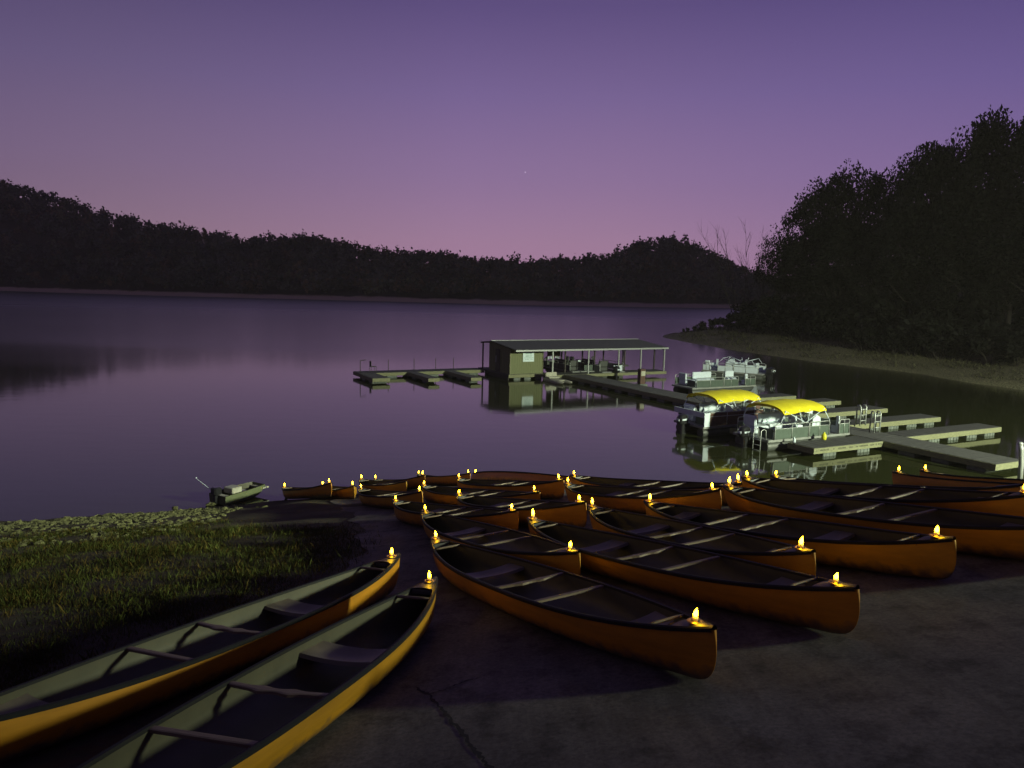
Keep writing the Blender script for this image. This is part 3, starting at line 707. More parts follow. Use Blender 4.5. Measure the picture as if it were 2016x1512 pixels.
mb = MB(); mb.box(-.26, 14.66, -1.50, -1.452, roof_z(-1.45)-.13, roof_z(-1.45)+.0); mb.box(-.26, 14.66, 4.902, 4.95, roof_z(4.9)-.12, roof_z(4.9)); mb.build('eaves_board', GALV, rf)
mb = MB(); mb.box(-.26, 14.66, 2.84, 2.96, 2.925, 2.965); mb.build('ridge_cap', GALV, rf)
for x in np.arange(3.2, 14.6, 1.85):
    mb = MB(); mb.box(x, x+.04, -1.35, 4.8, 2.30, 2.41); mb.build('rafter', DARKWOOD, bh)
for (u, v) in [(3.2, -1.25), (6.6, -1.25), (9.6, -1.25), (11.9, -1.25), (14.4, -1.25), (5.2, .1), (8.1, .1), (11.2, .1), (14.4, .1), (-.1, 4.75), (3.2, 4.75), (5.4, 4.75), (7.7, 4.75), (9.9, 4.75), (12.2, 4.75), (14.4, 4.75)]:
    mb = MB(); mb.box(u-.05, u+.05, v-.05, v+.05, .452, roof_z(v)-.06); mb.build('post', DARKWOOD if v > 0 else GALV, bh)
sg = thing('notice_sign', 'white notice sign with faint lines of green lettering on the boathouse wall', 'sign', uv(1.15, -.02, 1.42), TH)
mb = MB(); mb.box(0, 1.02, -.03, 0, 0, .88, bev=.01); mb.build('board', SIGNW, sg)
mb = MB()
for (z, x0, x1, h_) in ((.74, .12, .92, .05), (.60, .22, .78, .10), (.42, .24, .80, .09), (.29, .12, .92, .05), (.17, .22, .60, .06), (.17, .68, .92, .05)):
    x = x0
    while x < x1-.02:
        wl = random.uniform(.02, .035)
        mb.box(x, x+wl, -.034, -.0305, z, z+h_*random.uniform(.75, 1)); x += wl+.016
        if random.random() < .14: x += .04
mb.build('lettering', SIGNT, sg)

# ------------------------------------------------------------------ pontoon boats
def pontoon(label, u, v, ang, L=6.2, panel=None, canopy=True, motor=1, ladder=False, brown=False, frame_only=False, group='pontoon boats moored at the docks', upper=None, simple=False, vinyl=None):
    VINYL = vinyl or globals()['VINYL']
    t = thing('pontoon_boat', label, 'pontoon boat', uv(u, v), TH+ang, group); W = 2.3; D = .52
    for s in (-1, 1):
        mb = MB(); pts = [(-L/2+.1, s*.82, .16), (-L/2+.2, s*.82, .16), (L/2-.75, s*.82, .16), (L/2-.3, s*.82, .24), (L/2-.02, s*.82, .34)]
        rr = [.24, .28, .28, .2, .04]; rows = []
        for p, r0 in zip(pts, rr): rows.append([(p[0], p[1]+r0*math.cos(q*2*math.pi/14), p[2]+r0*math.sin(q*2*math.pi/14)) for q in range(14)])
        mb.grid(rows, 0, True); mb.poly(rows[0][::-1]); mb.build('pontoon', TUBE, t, smooth=True)
    mb = MB(); mb.box(-L/2, L/2-.1, -W/2, W/2, D-.12, D, bev=.02); mb.build('deck', ALU, t)
    pm = panel or PANEL; h1 = D+.50
    segs = [(-L/2+.35, -.25), (-.2, 1.15), (1.85, L/2-.25)]
    for s in (-1, 1):
        for (a, b) in segs:
            mb = MB(); mb.box(a, b, s*W/2-.025-.0*s, s*W/2+.025, D+.02, h1-.02+(.2 if (brown and s < 0 and a < 1) else 0)); mb.build('side_panel', BROWN if (brown and s < 0 and a < 1) else pm, t)
    for x in (L/2-.25, -L/2+.3):
        mb = MB(); mb.box(x, x+.04, -W/2+.1, W/2-.1 if x > 0 else -.2, D+.02, h1-.02); mb.build('side_panel', upper or pm, t)
    for s in (-1, 1):
        for (a, b) in segs:
            mb = MB(); z = h1+.20
            mb.tube([(a, s*(W/2+.035), D+.01), (a, s*(W/2+.035), z-.06), (a+.06, s*(W/2+.035), z), (b-.06, s*(W/2+.035), z), (b, s*(W/2+.035), z-.06), (b, s*(W/2+.035), D+.01)], .022, 8)
            mb.tube([((a+b)/2, s*(W/2+.035), D+.01), ((a+b)/2, s*(W/2+.035), z)], .018, 8)
            mb.tube([(a, s*(W/2+.035), h1), (b, s*(W/2+.035), h1)], .018, 8)
            mb.build('rail', GALV, t, smooth=True)
    def bench(x0, x1, y0, y1, back):
        mb = MB(); mb.box(x0, x1, y0, y1, D+.02, D+.36, bev=.05); mb.build('bench_seat', VINYL, t)
        mb = MB()
        if back == 'y+': mb.box(x0, x1, y1-.14, y1+.02, D+.37, D+.86, bev=.05)
        elif back == 'y-': mb.box(x0, x1, y0-.02, y0+.14, D+.37, D+.86, bev=.05)
        elif back == 'x-': mb.box(x0-.02, x0+.14, y0, y1, D+.37, D+.88, bev=.05)
        mb.build('seat_back', VINYL, t)
    bench(1.9, L/2-.35, W/2-.55, W/2-.08, 'y+'); bench(1.95, L/2-.9, -W/2+.08, -W/2+.5, 'y-')
    bench(-L/2+.55, -L/2+1.5, W/2-.9, W/2-.10, 'x-'); bench(-1.3, .5, W/2-.6, W/2-.08, 'y+')
    if not simple:
        mb = MB(); mb.prism([(.1, D+.01), (.75, D+.01), (.72, D+.85), (.45, D+1.0), (.2, D+.8)], -W/2+.15, -W/2+.85); cs = mb.build('console', WHITE, t)
        mb = MB(); ring = [(.14+.05*math.cos(q), -W/2+.5+.19*math.sin(q), D+.86+.17*math.cos(q)) for q in np.linspace(0, 2*math.pi, 20)]
        mb.tube(ring, .018, 8, caps=False); mb.tube([(.14, -W/2+.5, D+.70), (.14, -W/2+.5, D+1.02)], .012, 6); mb.tube([(.14, -W/2+.5, D+.86), (.3, -W/2+.5, D+.82)], .03, 8); mb.build('steering_wheel', RUBBER, cs, smooth=True)
        mb = MB(); mb.box(-.75, -.3, -W/2+.25, -W/2+.75, D+.40, D+.55, bev=.05); mb.box(-.85, -.72, -W/2+.25, -W/2+.75, D+.5, D+1.0, bev=.05); mb.tube([(-.52, -W/2+.5, D), (-.52, -W/2+.5, D+.4)], .05, 10); mb.build('captain_chair', VINYL, t)
    if canopy:
        c0, c1 = -L/2+.85, .85; mb = MB(); rows = []; top = 2.02
        for i in range(13):
            q = i/12; x = c0+(c1-c0)*q; arch = .07*math.sin(math.pi*q)+.06*q
            row = []
            for j in range(-8, 9):
                s = j/8; z = top+arch-.22*abs(s)**2.6-.10*abs(s)**12-.05*math.sin(math.pi*q*3)**2*(.4+.6*abs(s))-.02*abs(s)*math.sin(q*23+s*5)
                row.append((x, s*(W/2+.06), z))
            rows.append(row)
        mb.grid(rows); mb.grid([[(p[0], p[1], p[2]-.025) for p in r] for r in rows])
        mb.grid([[(p[0], p[1], p[2]) for p in rows[0]], [(p[0]+.02, p[1], p[2]-.12) for p in rows[0]]]); mb.grid([[(p[0], p[1], p[2]) for p in rows[-1]], [(p[0]-.02, p[1], p[2]-.12) for p in rows[-1]]])
        mb.build('canopy', YELLOW, t, smooth=True)
    if canopy or frame_only:
        c0, c1 = -L/2+.85, .85; top = 2.02 if canopy else 1.85
        for s in (-1, 1):
            mb = MB(); y = s*(W/2+.03)
            for (a, b) in ((-.5, c0+.1), (-.5, c1-.1), (-.35, c1-1.1), (-.7, c0+1.0), (c1+.3, c1-.15), (c0-.2, c0+.15)):
                mb.tube([(a, y, h1+.2), (b, y*.98, top-.18)], .02, 8)
            mb.build('canopy_frame', WHITE, t, smooth=True)
        if frame_only:
            for x in (c0+.1, c1-.1):
                mb = MB(); mb.tube([(x, -W/2, top-.18), (x, W/2, top-.18)], .02, 8); mb.build('frame_bow', WHITE, t, smooth=True)
    for i in range(motor):
        y = (i-(motor-1)/2)*.7
        mb = MB(); x = -L/2-.35
        pr = [(-.30, .50), (-.34, .62), (-.30, .90), (-.20, 1.02), (.05, 1.04), (.20, .96), (.26, .70), (.22, .50)]
        rows = []
        for yy, sc in ((-.19, .72), (-.15, .93), (0, 1), (.15, .93), (.19, .72)):
            rows.append([(x+p[0]*sc, y+yy, .77+(p[1]-.77)*sc) for p in pr])
        mb.grid(rows, 0, True); mb.poly(rows[0]); mb.poly(rows[-1][::-1])
        om = mb.build('outboard_motor', MOTOR, t, smooth=True)
        mb = MB(); mb.box(x-.12, x+.16, y-.09, y+.09, -.4, .52, bev=.03); mb.box(x+.16, -L/2-.001, y-.12, y+.12, .35, .55); mb.build('motor_leg', MOTOR, om)
        mb = MB(); mb.box(x-.352, x-.33, y-.11, y+.11, .70, .80); mb.box(x-.2, x+.1, y-.204, y-.192, .72, .80); mb.build('motor_decal', WHITE, om)
    if ladder:
        mb = MB()
        for y in (-.95, -.5):
            mb.tube([(-L/2+.05, y, D), (-L/2+.02, y, D+.42), (-L/2-.12, y, D+.5), (-L/2-.28, y, D+.42), (-L/2-.30, y, D-.9)], .022, 8)
        for z in (D-.75, D-.5, D-.25, D): mb.tube([(-L/2-.30, -.95, z), (-L/2-.30, -.5, z)], .018, 8)
        mb.build('ladder', GALV, t, smooth=True)
    if brown:
        mb = MB(); mb.lathe([(.05, 0), (.42, .02), (.46, .25), (.40, .5), (.2, .62), (.02, .64)], 16, 0, (1.55, .1, D+.35)); mb.build('bundled_cover', BROWN, t, smooth=True)
        mb = MB(); mb.box(-L/2+.0, -L/2+.06, -W/2, W/2, h1-.05, h1+.22); mb.box(-L/2, -L/2+.35, -W/2-.05, -W/2+.0, D, h1+.2); mb.build('stern_panel', WHITE, t)
    return t
pontoon('front pontoon boat with taut yellow canopy and white seats beside the lettered dock', 1.35, -27.35, 0, 5.6, ladder=True)
pontoon('pontoon boat behind with yellow canopy and brown side cover', 1.0, -23.5, 0, 5.8, brown=True)
pontoon('open pontoon boat with white cushions above dark panels, right of the boathouse', 11.4, -10.9, 0, 6.2, canopy=False, motor=0, simple=True)
pontoon('rear pontoon boat with bare folded canopy frame and twin black motors', 20.35, -3.6, math.radians(120), 5.4, canopy=False, frame_only=True, motor=2, panel=WHITE, upper=WHITE)
pontoon('pontoon boat in the covered slip, white stern and dark motor facing the walkway', 9.2, 1.6, math.pi/2, 5.6, canopy=False, motor=1, panel=ALU, upper=WHITE, simple=True, vinyl=TUBE)
pontoon('dark pontoon boat in the covered slip nearest the shed', 6.9, 2.3, math.pi/2, 5.0, canopy=False, motor=0, simple=True, vinyl=TUBE)

# pedal boat tied at the shed corner
pb = thing('pedal_boat', 'small pale pedal boat tied at the shed corner', 'pedal boat', uv(2.85, -2.6), TH-math.pi/2)
for s in (-1, 1):
    mb = MB(); rows = []
    for x, r0 in ((-1.3, .1), (-1.2, .2), (0, .24), (.9, .22), (1.45, .12), (1.6, .03)): rows.append([(x, s*.38+r0*math.cos(q*math.pi/6), .1+(.05 if x > 1 else 0)+r0*.8*math.sin(q*math.pi/6)) for q in range(12)])
    mb.grid(rows, 0, True); mb.poly(rows[0][::-1]); mb.build('hull', PALE, pb, smooth=True)
mb = MB(); mb.box(-1.2, .7, -.34, .34, .16, .26, bev=.03); mb.build('deck', PALE, pb)
mb = MB(); mb.box(-.9, -.4, -.5, .5, .27, .40, bev=.05); mb.box(-1.0, -.88, -.5, .5, .27, .72, bev=.04); mb.build('seat', PALE, pb)

# ladders, posts and small things on the docks
def ladder(label, u, v):
    t = thing('dock_ladder', label, 'ladder', uv(u, v, .451), TH, 'grey ladders on the walkway')
    for x in (0, .42):
        mb = MB(); mb.tube([(x, 0, 0), (x, 0, .95), (x, .06, 1.05), (x, .2, 1.05), (x, .24, .9), (x, .24, 0)], .035, 8); mb.build('side_rail', GALV, t, smooth=True)
    mb = MB()
    for z in (.25, .55, .85): mb.tube([(0, 0, z), (.42, 0, z)], .025, 8)
    mb.build('rungs', GALV, t, smooth=True)
ladder('grey ladder standing on the walkway by the front boat bow', 5.55, -28.7); ladder('grey ladder standing before the fourth finger dock', 6.75, -26.95)
gp = thing('mooring_post', 'leaning blue-grey steel post at the shore end of the walkway', 'post', tuple(at(2009, 936, .2)), 0)
pz = at(2009, 936, .2); 
mb = MB(); mb.tube([(0, 0, -.5), (-.02, 0, .5), (-.08, 0, 1.05), (-.14, 0, 1.28)], .095, 12); mb.build('pipe', GALV, gp, smooth=True)
mb = MB(); mb.lathe([(.11, 0), (.12, .04), (.06, .09), (.001, .1)], 12, 0, (-.14, 0, 1.27)); mb.build('cap', GALV, gp, smooth=True)
jg = thing('yellow_jug', 'small yellow jug standing on the lettered finger dock', 'jug', uv(1.55, -29.05, .455), TH)
mb = MB(); mb.lathe([(.001, 0), (.10, 0), (.115, .03), (.115, .2), (.08, .27), (.04, .31)], 14); mb.build('body', JUG, jg, smooth=True)
mb = MB(); mb.lathe([(.045, .31), (.045, .36), (.001, .362)], 12); mb.build('cap', JUG, jg, smooth=True)
bt = thing('dock_bottle', 'small white bottle on the outer end of the lettered dock', 'bottle', uv(-.35, -29.0, .455), TH)
mb = MB(); mb.lathe([(.001, 0), (.06, 0), (.065, .02), (.065, .15), (.03, .2), (.03, .25), (.001, .25)], 12); mb.build('body', WHITE, bt, smooth=True)
rl = thing('corner_railing', 'thin dark railing at the corner of the leftmost finger', 'railing', uv(-10.95, 4.0, .425), TH)
mb = MB(); mb.tube([(0, 0, 0), (0, 0, .95), (.05, 0, 1.0), (.55, .3, 1.0)], .03, 8); mb.build('handrail', DARKWOOD, rl, smooth=True)
ch = thing('dock_chair', 'dark folding chair on the end of the left walkway', 'chair', uv(-9.9, 4.6, .425), TH)
mb = MB(); mb.box(0, .45, 0, .45, .40, .44); mb.build('seat', DARKWOOD, ch)
mb = MB(); mb.box(0, .04, .02, .43, .45, .85); mb.build('backrest', DARKWOOD, ch)
for (x, y) in ((.02, .02), (.43, .02), (.02, .43), (.43, .43)):
    mb = MB(); mb.tube([(x, y, 0), (x, y, .4)], .018, 6); mb.build('leg', DARKWOOD, ch)
for i, (u, lab) in enumerate(((-8.2, 'thin post on the left walkway, far from the shed'), (-6.0, 'thin post midway along the left walkway'), (-4.1, 'thin post on the left walkway, third from its end'), (-2.5, 'thin post on the left walkway, closest to the shed'))):
    mb = MB(); mb.tube([(0, 0, 0), (0, 0, .85)], .028, 8); mb.lathe([(.04, .85), (.03, .88), (.001, .89)], 8)
    o = mb.build('dock_post', DARKWOOD); o.location = uv(u, 5.45, .425); tag(o, lab, 'post', 'thin posts on the left walkway')
fp = thing('fuel_pump', 'fuel pump cabinet between the roof posts at the slip end', 'fuel pump', uv(6.3, -8.6, .0), TH)
mb = MB(); mb.box(0, .7, 0, .6, -.1, .44); mb.build('base', FLOAT, fp)
mb = MB(); mb.box(.12, .58, .1, .5, .445, 1.55, bev=.03); mb.build('cabinet', BROWN, fp)
mb = MB(); mb.box(.16, .54, .088, .098, 1.05, 1.4); mb.build('dial_plate', PALE, fp)
mb = MB(); mb.tube([(.6, .2, 1.3), (.72, .2, 1.1), (.7, .2, .6), (.62, .2, .5)], .02, 8); mb.build('hose', RUBBER, fp, smooth=True)
cb = thing('canvas_cover', 'boat cover hanging dark above white stripes under the roof', 'cover', uv(5.3, 3.2, .0), TH)
mb = MB(); rows = [[(.0+1.3*i/8, .05*math.sin(i*1.3)*q, 2.35-.9*q*(1-.1*math.sin(i*.8))) for i in range(9)] for q in np.linspace(0, 1, 6)]; mb.grid(rows)
mb.grid([[(p[0], p[1]+.02, p[2]) for p in r] for r in rows]); mb.build('cloth', BROWN, cb, smooth=True)
mb = MB()
for x in (.05, .2, .35, .5, .8, .95, 1.1): mb.box(x, x+.09, -.03, -.005, 1.28, 1.5)
mb.build('white_stripes', WHITE, cb)

# ------------------------------------------------------------------ small green boat at the left shore
jb = hit(470, 986, 0); yaw = math.atan2(.95, .55)
J = thing('jon_boat', 'small green flat bottomed boat at the stony left shore, motor up', 'boat', (jb[0], jb[1], max(.0, jb[2])+.02), math.radians(60))
J.scale = (1, 1, .72)
JL, JW = 1.7, .40
def jsec(t, ins=0.0):
    x = -JL/2+JL*t; w_ = JW*(1-.35*max(0, t-.55)**1.5*2); k = .34*max(0, (t-.68)/.32)**2; s = .40+.06*t
    return [(x, w_-ins, s), (x, w_*.93-ins, k+ins), (x, -w_*.93+ins, k+ins), (x, -w_+ins, s)]
mb = MB(); mb.grid([jsec(t) for t in np.linspace(0, 1, 17)]); mb.poly(jsec(0)); mb.poly(jsec(1)[::-1]); mb.build('hull', GREENBOAT, J)
mb = MB(); mb.grid([jsec(t, .02) for t in np.linspace(.01, .99, 17)]); mb.build('inside', LINER, J)
for x in (-.7, .1, .85):
    mb = MB(); mb.box(x-.13, x+.13, -JW+.05, JW-.05, .28, .34); mb.build('bench', PALE, J)
mb = MB(); mb.box(-.45, -.05, -.25, .2, .35, .62, bev=.03); mb.build('box', PALE, J)
mb = MB(); mb.box(-JL/2-.18, -JL/2+.12, -.13, .13, .42, .78, bev=.05); mo = mb.build('outboard_motor', MOTOR, J)
mb = MB(); mb.box(-JL/2-.12, -JL/2-.02, -.05, .05, .02, .42); mb.build('motor_leg', MOTOR, mo)
mb = MB(); mb.tube([(-JL/2+.15, .35, .42), (-JL/2-.35, .55, 1.15)], .012, 6, r1=.006); mb.lathe([(.001, -.03), (.03, 0), (.001, .03)], 8, 0, (-JL/2-.35, .55, 1.17)); mb.build('stern_light_pole', WHITE, J, smooth=True)

# ------------------------------------------------------------------ rocks and grass on the left bank
def rock_quads(c, r, rng):
    rows = []; ph = rng.uniform(0, 6, 6)
    for i in range(6):
        la = -math.pi/2+math.pi*i/5; row = []
        for j in range(8):
            lo = 2*math.pi*j/8
            d = 1+.22*math.sin(2*lo+ph[0])+.18*math.sin(3*lo+ph[1]+2*la)+.15*math.sin(5*la+ph[2]+lo)
            row.append((c[0]+r[0]*d*math.cos(la)*math.cos(lo+ph[3]), c[1]+r[1]*d*math.cos(la)*math.sin(lo+ph[3]), c[2]+r[2]*d*math.sin(la)))
        rows.append(row)
    return rows
poly_rock = [(-60, 1043), (0, 1031), (60, 1029), (130, 1023), (220, 1015), (300, 1011), (380, 1004), (440, 990), (485, 984), (470, 1003), (420, 1028), (380, 1046), (300, 1060), (200, 1068), (100, 1072), (0, 1080), (-60, 1082)]
def inpoly(p, P):
    c = False; n = len(P)
    for i in range(n):
        a, b = P[i], P[(i+1) % n]
        if (a[1] > p[1]) != (b[1] > p[1]) and p[0] < (b[0]-a[0])*(p[1]-a[1])/(b[1]-a[1])+a[0]: c = not c
    return c
mbr = MB(); cnt = 0; PRW = [hit(*p, 0)[:2] for p in poly_rock]
lo = np.min(PRW, 0); hi = np.max(PRW, 0)
while cnt < 1900:
    p = (random.uniform(lo[0], hi[0]), random.uniform(lo[1], hi[1]))
    if not inpoly(p, PRW): continue
    zz_ = float(base_terrain(*p))
    if zz_ > .15 and random.random() < min(.92, (zz_-.15)*1.5): continue
    r = random.uniform(.035, .09)*(1.5 if random.random() < .10 else 1)
    z = max(-.1, float(base_terrain(*p)))
    mbr.grid(rock_quads((p[0], p[1], z+r*.1), (r, r*random.uniform(.7, 1.1), r*random.uniform(.3, .55)), RNG), 0, True); cnt += 1
tag(mbr.build('rubble', STONE), 'pale broken stone covering the left shore', 'rocks', kind='stuff')
BL = ['large pale block at the left end of the stony shore', 'pale boulder second from the left at the water', 'pale boulder with a dark gap beside it at the water', 'pale boulder midway along the stony shore', 'boulder at the waterline right of the middle of the stones', 'small boulder where the stones narrow', 'pale slab under the green boat', 'boulder left of the green boat stern', 'white stone on the dark soil under the boat bow', 'white stone right of the boat bow on dark soil']
for (px, py, r), lab in zip(((30, 1034, .30), (70, 1030, .28), (128, 1027, .33), (218, 1018, .30), (276, 1014, .22), (345, 1006, .2), (448, 990, .38), (415, 1000, .24), (508, 999, .13), (522, 1000, .16)), BL):
    p = hit(px, py, 0); mb = MB(); mb.grid(rock_quads((0, 0, 0), (r, r*.8, r*.6), RNG), 0, True)
    o = mb.build('boulder', STONE); o.location = (p[0], p[1], max(0, p[2])+r*.05); o.scale = (.62, .62, .5); tag(o, lab, 'boulder', 'boulders along the left shore')
# grass: thin blades in tufts, densest behind the stones
gpoly = [hit(*p, 0, water=False)[:2] for p in ((-160, 1052), (0, 1052), (150, 1046), (300, 1036), (400, 1026), (520, 1042), (660, 1036), (694, 1060), (690, 1110), (650, 1170), (480, 1215), (300, 1265), (0, 1400), (-160, 1480), (-220, 1200))]
lo = np.min(gpoly, 0); hi = np.max(gpoly, 0)
pts = []
while len(pts) < 19000:
    p = (random.uniform(lo[0], hi[0]), random.uniform(lo[1], hi[1]))
    if inpoly((p[0]+random.gauss(0, .35), p[1]+random.gauss(0, .35)), gpoly) and random.random() <   .72+.5*math.sin(p[0]*1.7+p[1]*.9)*math.sin(p[1]*1.3-p[0]*.7): pts.append(p)
pts = np.array(pts); n_b = 11
P = np.repeat(pts, n_b, 0)+RNG.normal(size=(len(pts)*n_b, 2))*.075
Z = terrain(P[:, 0], P[:, 1]); n = len(P)
h_ = RNG.uniform(.015, .05, n)*np.repeat(RNG.uniform(.6, 1.5, len(pts))*np.where(RNG.random(len(pts)) < .07, 2.6, 1), n_b)
ang = RNG.uniform(0, 2*math.pi, n); lean = RNG.uniform(.0, .6, n)*h_; la = RNG.uniform(0, 2*math.pi, n); wd = RNG.uniform(.002, .005, n)
dx, dy = np.cos(ang)*wd, np.sin(ang)*wd; lx, ly = np.cos(la)*lean, np.sin(la)*lean
z0 = Z-.01
A = np.stack([P[:, 0]-dx, P[:, 1]-dy, z0], 1); Bq = np.stack([P[:, 0]+dx, P[:, 1]+dy, z0], 1)
Cq = np.stack([P[:, 0]+dx*.6+lx*.4, P[:, 1]+dy*.6+ly*.4, z0+h_*.6], 1); Dq = np.stack([P[:, 0]+lx, P[:, 1]+ly, z0+h_], 1)
hue = np.repeat(RNG.random(len(pts)), n_b); br_ = RNG.uniform(.6, 1.3, n)
tint = np.stack([np.where(hue < .35, 1.25, .85), np.where(hue < .35, .95, 1.1), np.where(hue < .35, .7, .8)], 1)*br_[:, None]
go = cards_mesh('grass', np.stack([A, Bq, Cq, Dq], 1), 4, GRASSM, tint); tag(go, 'rough dark grass on the left bank', 'grass', kind='stuff')

# ------------------------------------------------------------------ trees and shrubs on the right bank
def crown_mesh(name, rx, rz, n, size, seed, nb=60, low=.35):
    rng = np.random.default_rng(seed)
    d = rng.normal(size=(nb, 3)); d /= np.linalg.norm(d, axis=1)[:, None]; d[:, 2] = np.where(d[:, 2] < 0, d[:, 2]*.7, d[:, 2])
    cl = d*(rng.uniform(.35, 1, nb)**.35)[:, None]*np.array([rx, rx, rz])*.80; cl[:, 2] = np.where(cl[:, 2] < -low*rz, -low*rz*rng.random(nb), cl[:, 2])
    rad = rng.uniform(.17, .30, nb)*rx
    idx = rng.choice(nb, n, p=rad**2/np.sum(rad**2)); q = rng.normal(size=(n, 3)); q /= np.linalg.norm(q, axis=1)[:, None]
    p = cl[idx]+q*(rad[idx]*rng.random(n)**.33*1.1)[:, None]*np.array([1, 1, .9])
    p[:, 2] += rz-np.percentile(p[:, 2], 99.7)
    a = rng.normal(size=(n, 3)); a /= np.linalg.norm(a, axis=1)[:, None]; b = np.cross(a, rng.normal(size=(n, 3))); b /= np.linalg.norm(b, axis=1)[:, None]
    s = size*rng.uniform(.5, 1.3, n)[:, None]; a, b = a*s, b*s*.55
    V = np.stack([p-a, p-b, p+a, p+b], 1)
    tn = rng.uniform(.5, 1.6, nb)[idx][:, None]*np.array([[1, 1, 1]])*rng.uniform(.75, 1.2, n)[:, None]
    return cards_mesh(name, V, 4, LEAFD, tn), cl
def make_tree(h, rx, seed, n=9000, size=.20, bare=False):
    root = thing('tree', 'tree', 'tree'); rng = random.Random(seed)
    rz = h*.40; cz = h-rz
    cr, cl = crown_mesh('crown', rx, rz, n, size, seed); cr.parent = root; cr.location = (0, 0, cz)
    mb = MB(); mb.tube([(0, 0, -1.0), (.05, .02, h*.2), (-.1, .1, h*.45), (0, 0, h*.78)], .30*h/16, 9, r1=.05)
    for i in range(0, len(cl), 3):
        e = Vector(cl[i])+Vector((0, 0, cz)); b = Vector((0, 0, h*rng.uniform(.25, .6))); m_ = (b+e)/2+Vector((0, 0, -.05*h))
        mb.tube([b, m_, e], .10*h/16, 6, r1=.02)
    mb.build('trunk', BARK, root, smooth=True)
    return root
variants = [make_tree(16, 5.4, 1), make_tree(16, 4.6, 2), make_tree(16, 6.0, 5), make_tree(16, 5.0, 9)]
sparse = make_tree(14, 3.4, 21, n=1500, size=.19); used = set()
def plant(kind, px, top, y, label, group, wide=1.0):
    d = ray(px, top)
    while y < 170 and float(sdist(np.array([d[0]/d[1]*y]), np.array([y]), PEN)[0]) < 11: y += .5
    x = d[0]/d[1]*y; gz = float(base_terrain(x, y)); zt = H+d[2]/d[1]*y; hh = zt-gz
    src = sparse if kind == 's' else variants[kind]; base = 14 if kind == 's' else 16
    t = src if id(src) not in used else copy_tree(src); used.add(id(src))
    s = hh/base; ws = max(.62, min(1.3, s))*wide
    t.location = (x, y, gz); t.scale = (ws, ws, s); t.rotation_euler = (0, 0, random.uniform(0, 6.28)); tag(t, label, 'tree', group)
GT = 'trees on the right bank'
sky_trees = [(1592, 386, 104, 'dark tree forming the left shoulder of the right-hand trees'), (1640, 346, 101, 'round topped dark tree, left of the first high group'), (1690, 330, 99, 'dark tree with the broad middle top on the right bank'),
 (1728, 345, 97, 'dark tree just left of the dip in the right tree line'), (1824, 298, 90, 'dark tree rising right of the dip'), (1848, 284, 86, 'tall dark tree on the slope of the right tree line'), (1872, 274, 84, 'tall dark tree left of the highest crowns'),
 (1944, 232, 78, 'highest dark crown near the right edge'), (1990, 230, 76, 'tall dark tree at the right edge of the picture'), (2065, 226, 72, 'dark tree half cut off by the right edge')]
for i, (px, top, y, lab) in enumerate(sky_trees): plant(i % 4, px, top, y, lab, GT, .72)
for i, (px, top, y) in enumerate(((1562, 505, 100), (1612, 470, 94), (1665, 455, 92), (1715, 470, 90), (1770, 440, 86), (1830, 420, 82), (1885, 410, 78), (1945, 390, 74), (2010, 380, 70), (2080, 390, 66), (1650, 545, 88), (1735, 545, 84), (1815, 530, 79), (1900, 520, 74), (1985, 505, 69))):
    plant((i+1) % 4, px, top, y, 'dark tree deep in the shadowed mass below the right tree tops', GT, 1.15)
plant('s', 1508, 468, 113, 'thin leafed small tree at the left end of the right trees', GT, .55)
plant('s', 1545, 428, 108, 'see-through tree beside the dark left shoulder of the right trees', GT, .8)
# bare tree
d = ray(1466, 445); yb = 121; xb = d[0]/d[1]*yb; gb = float(base_terrain(xb, yb)); ht = H+d[2]/d[1]*yb-gb
bt = thing('tree', 'bare many-stemmed tree against the pink sky', 'tree', (xb, yb, gb), 0, GT); rr = random.Random(4)
mb = MB()
def branch(p, dr, L, r, dep):
    pts = [p]; q = Vector(p); dd = Vector(dr)
    for i in range(4):
        dd = (dd+Vector((rr.uniform(-.12, .12), rr.uniform(-.12, .12), .05))).normalized(); q = q+dd*L/4; pts.append(q.copy())
        if dep > 0 and i > 0:
            for _ in range(2):
                nd = (dd+Vector((rr.uniform(-.8, .8), rr.uniform(-.8, .8), rr.uniform(.0, .5)))).normalized(); branch(q.copy(), nd, L*rr.uniform(.28, .5), r*.45, dep-1)
    mb.tube(pts, r, 5, r1=r*.3)
for (ax_, ay_) in ((-.36, 0), (-.12, .1), (.12, -.1), (.25, .1)): branch(Vector((0, 0, -.5)), Vector((ax_, ay_, 1)).normalized(), ht*.74, .10, 2)
mb.build('trunk', BARK, bt, smooth=True)
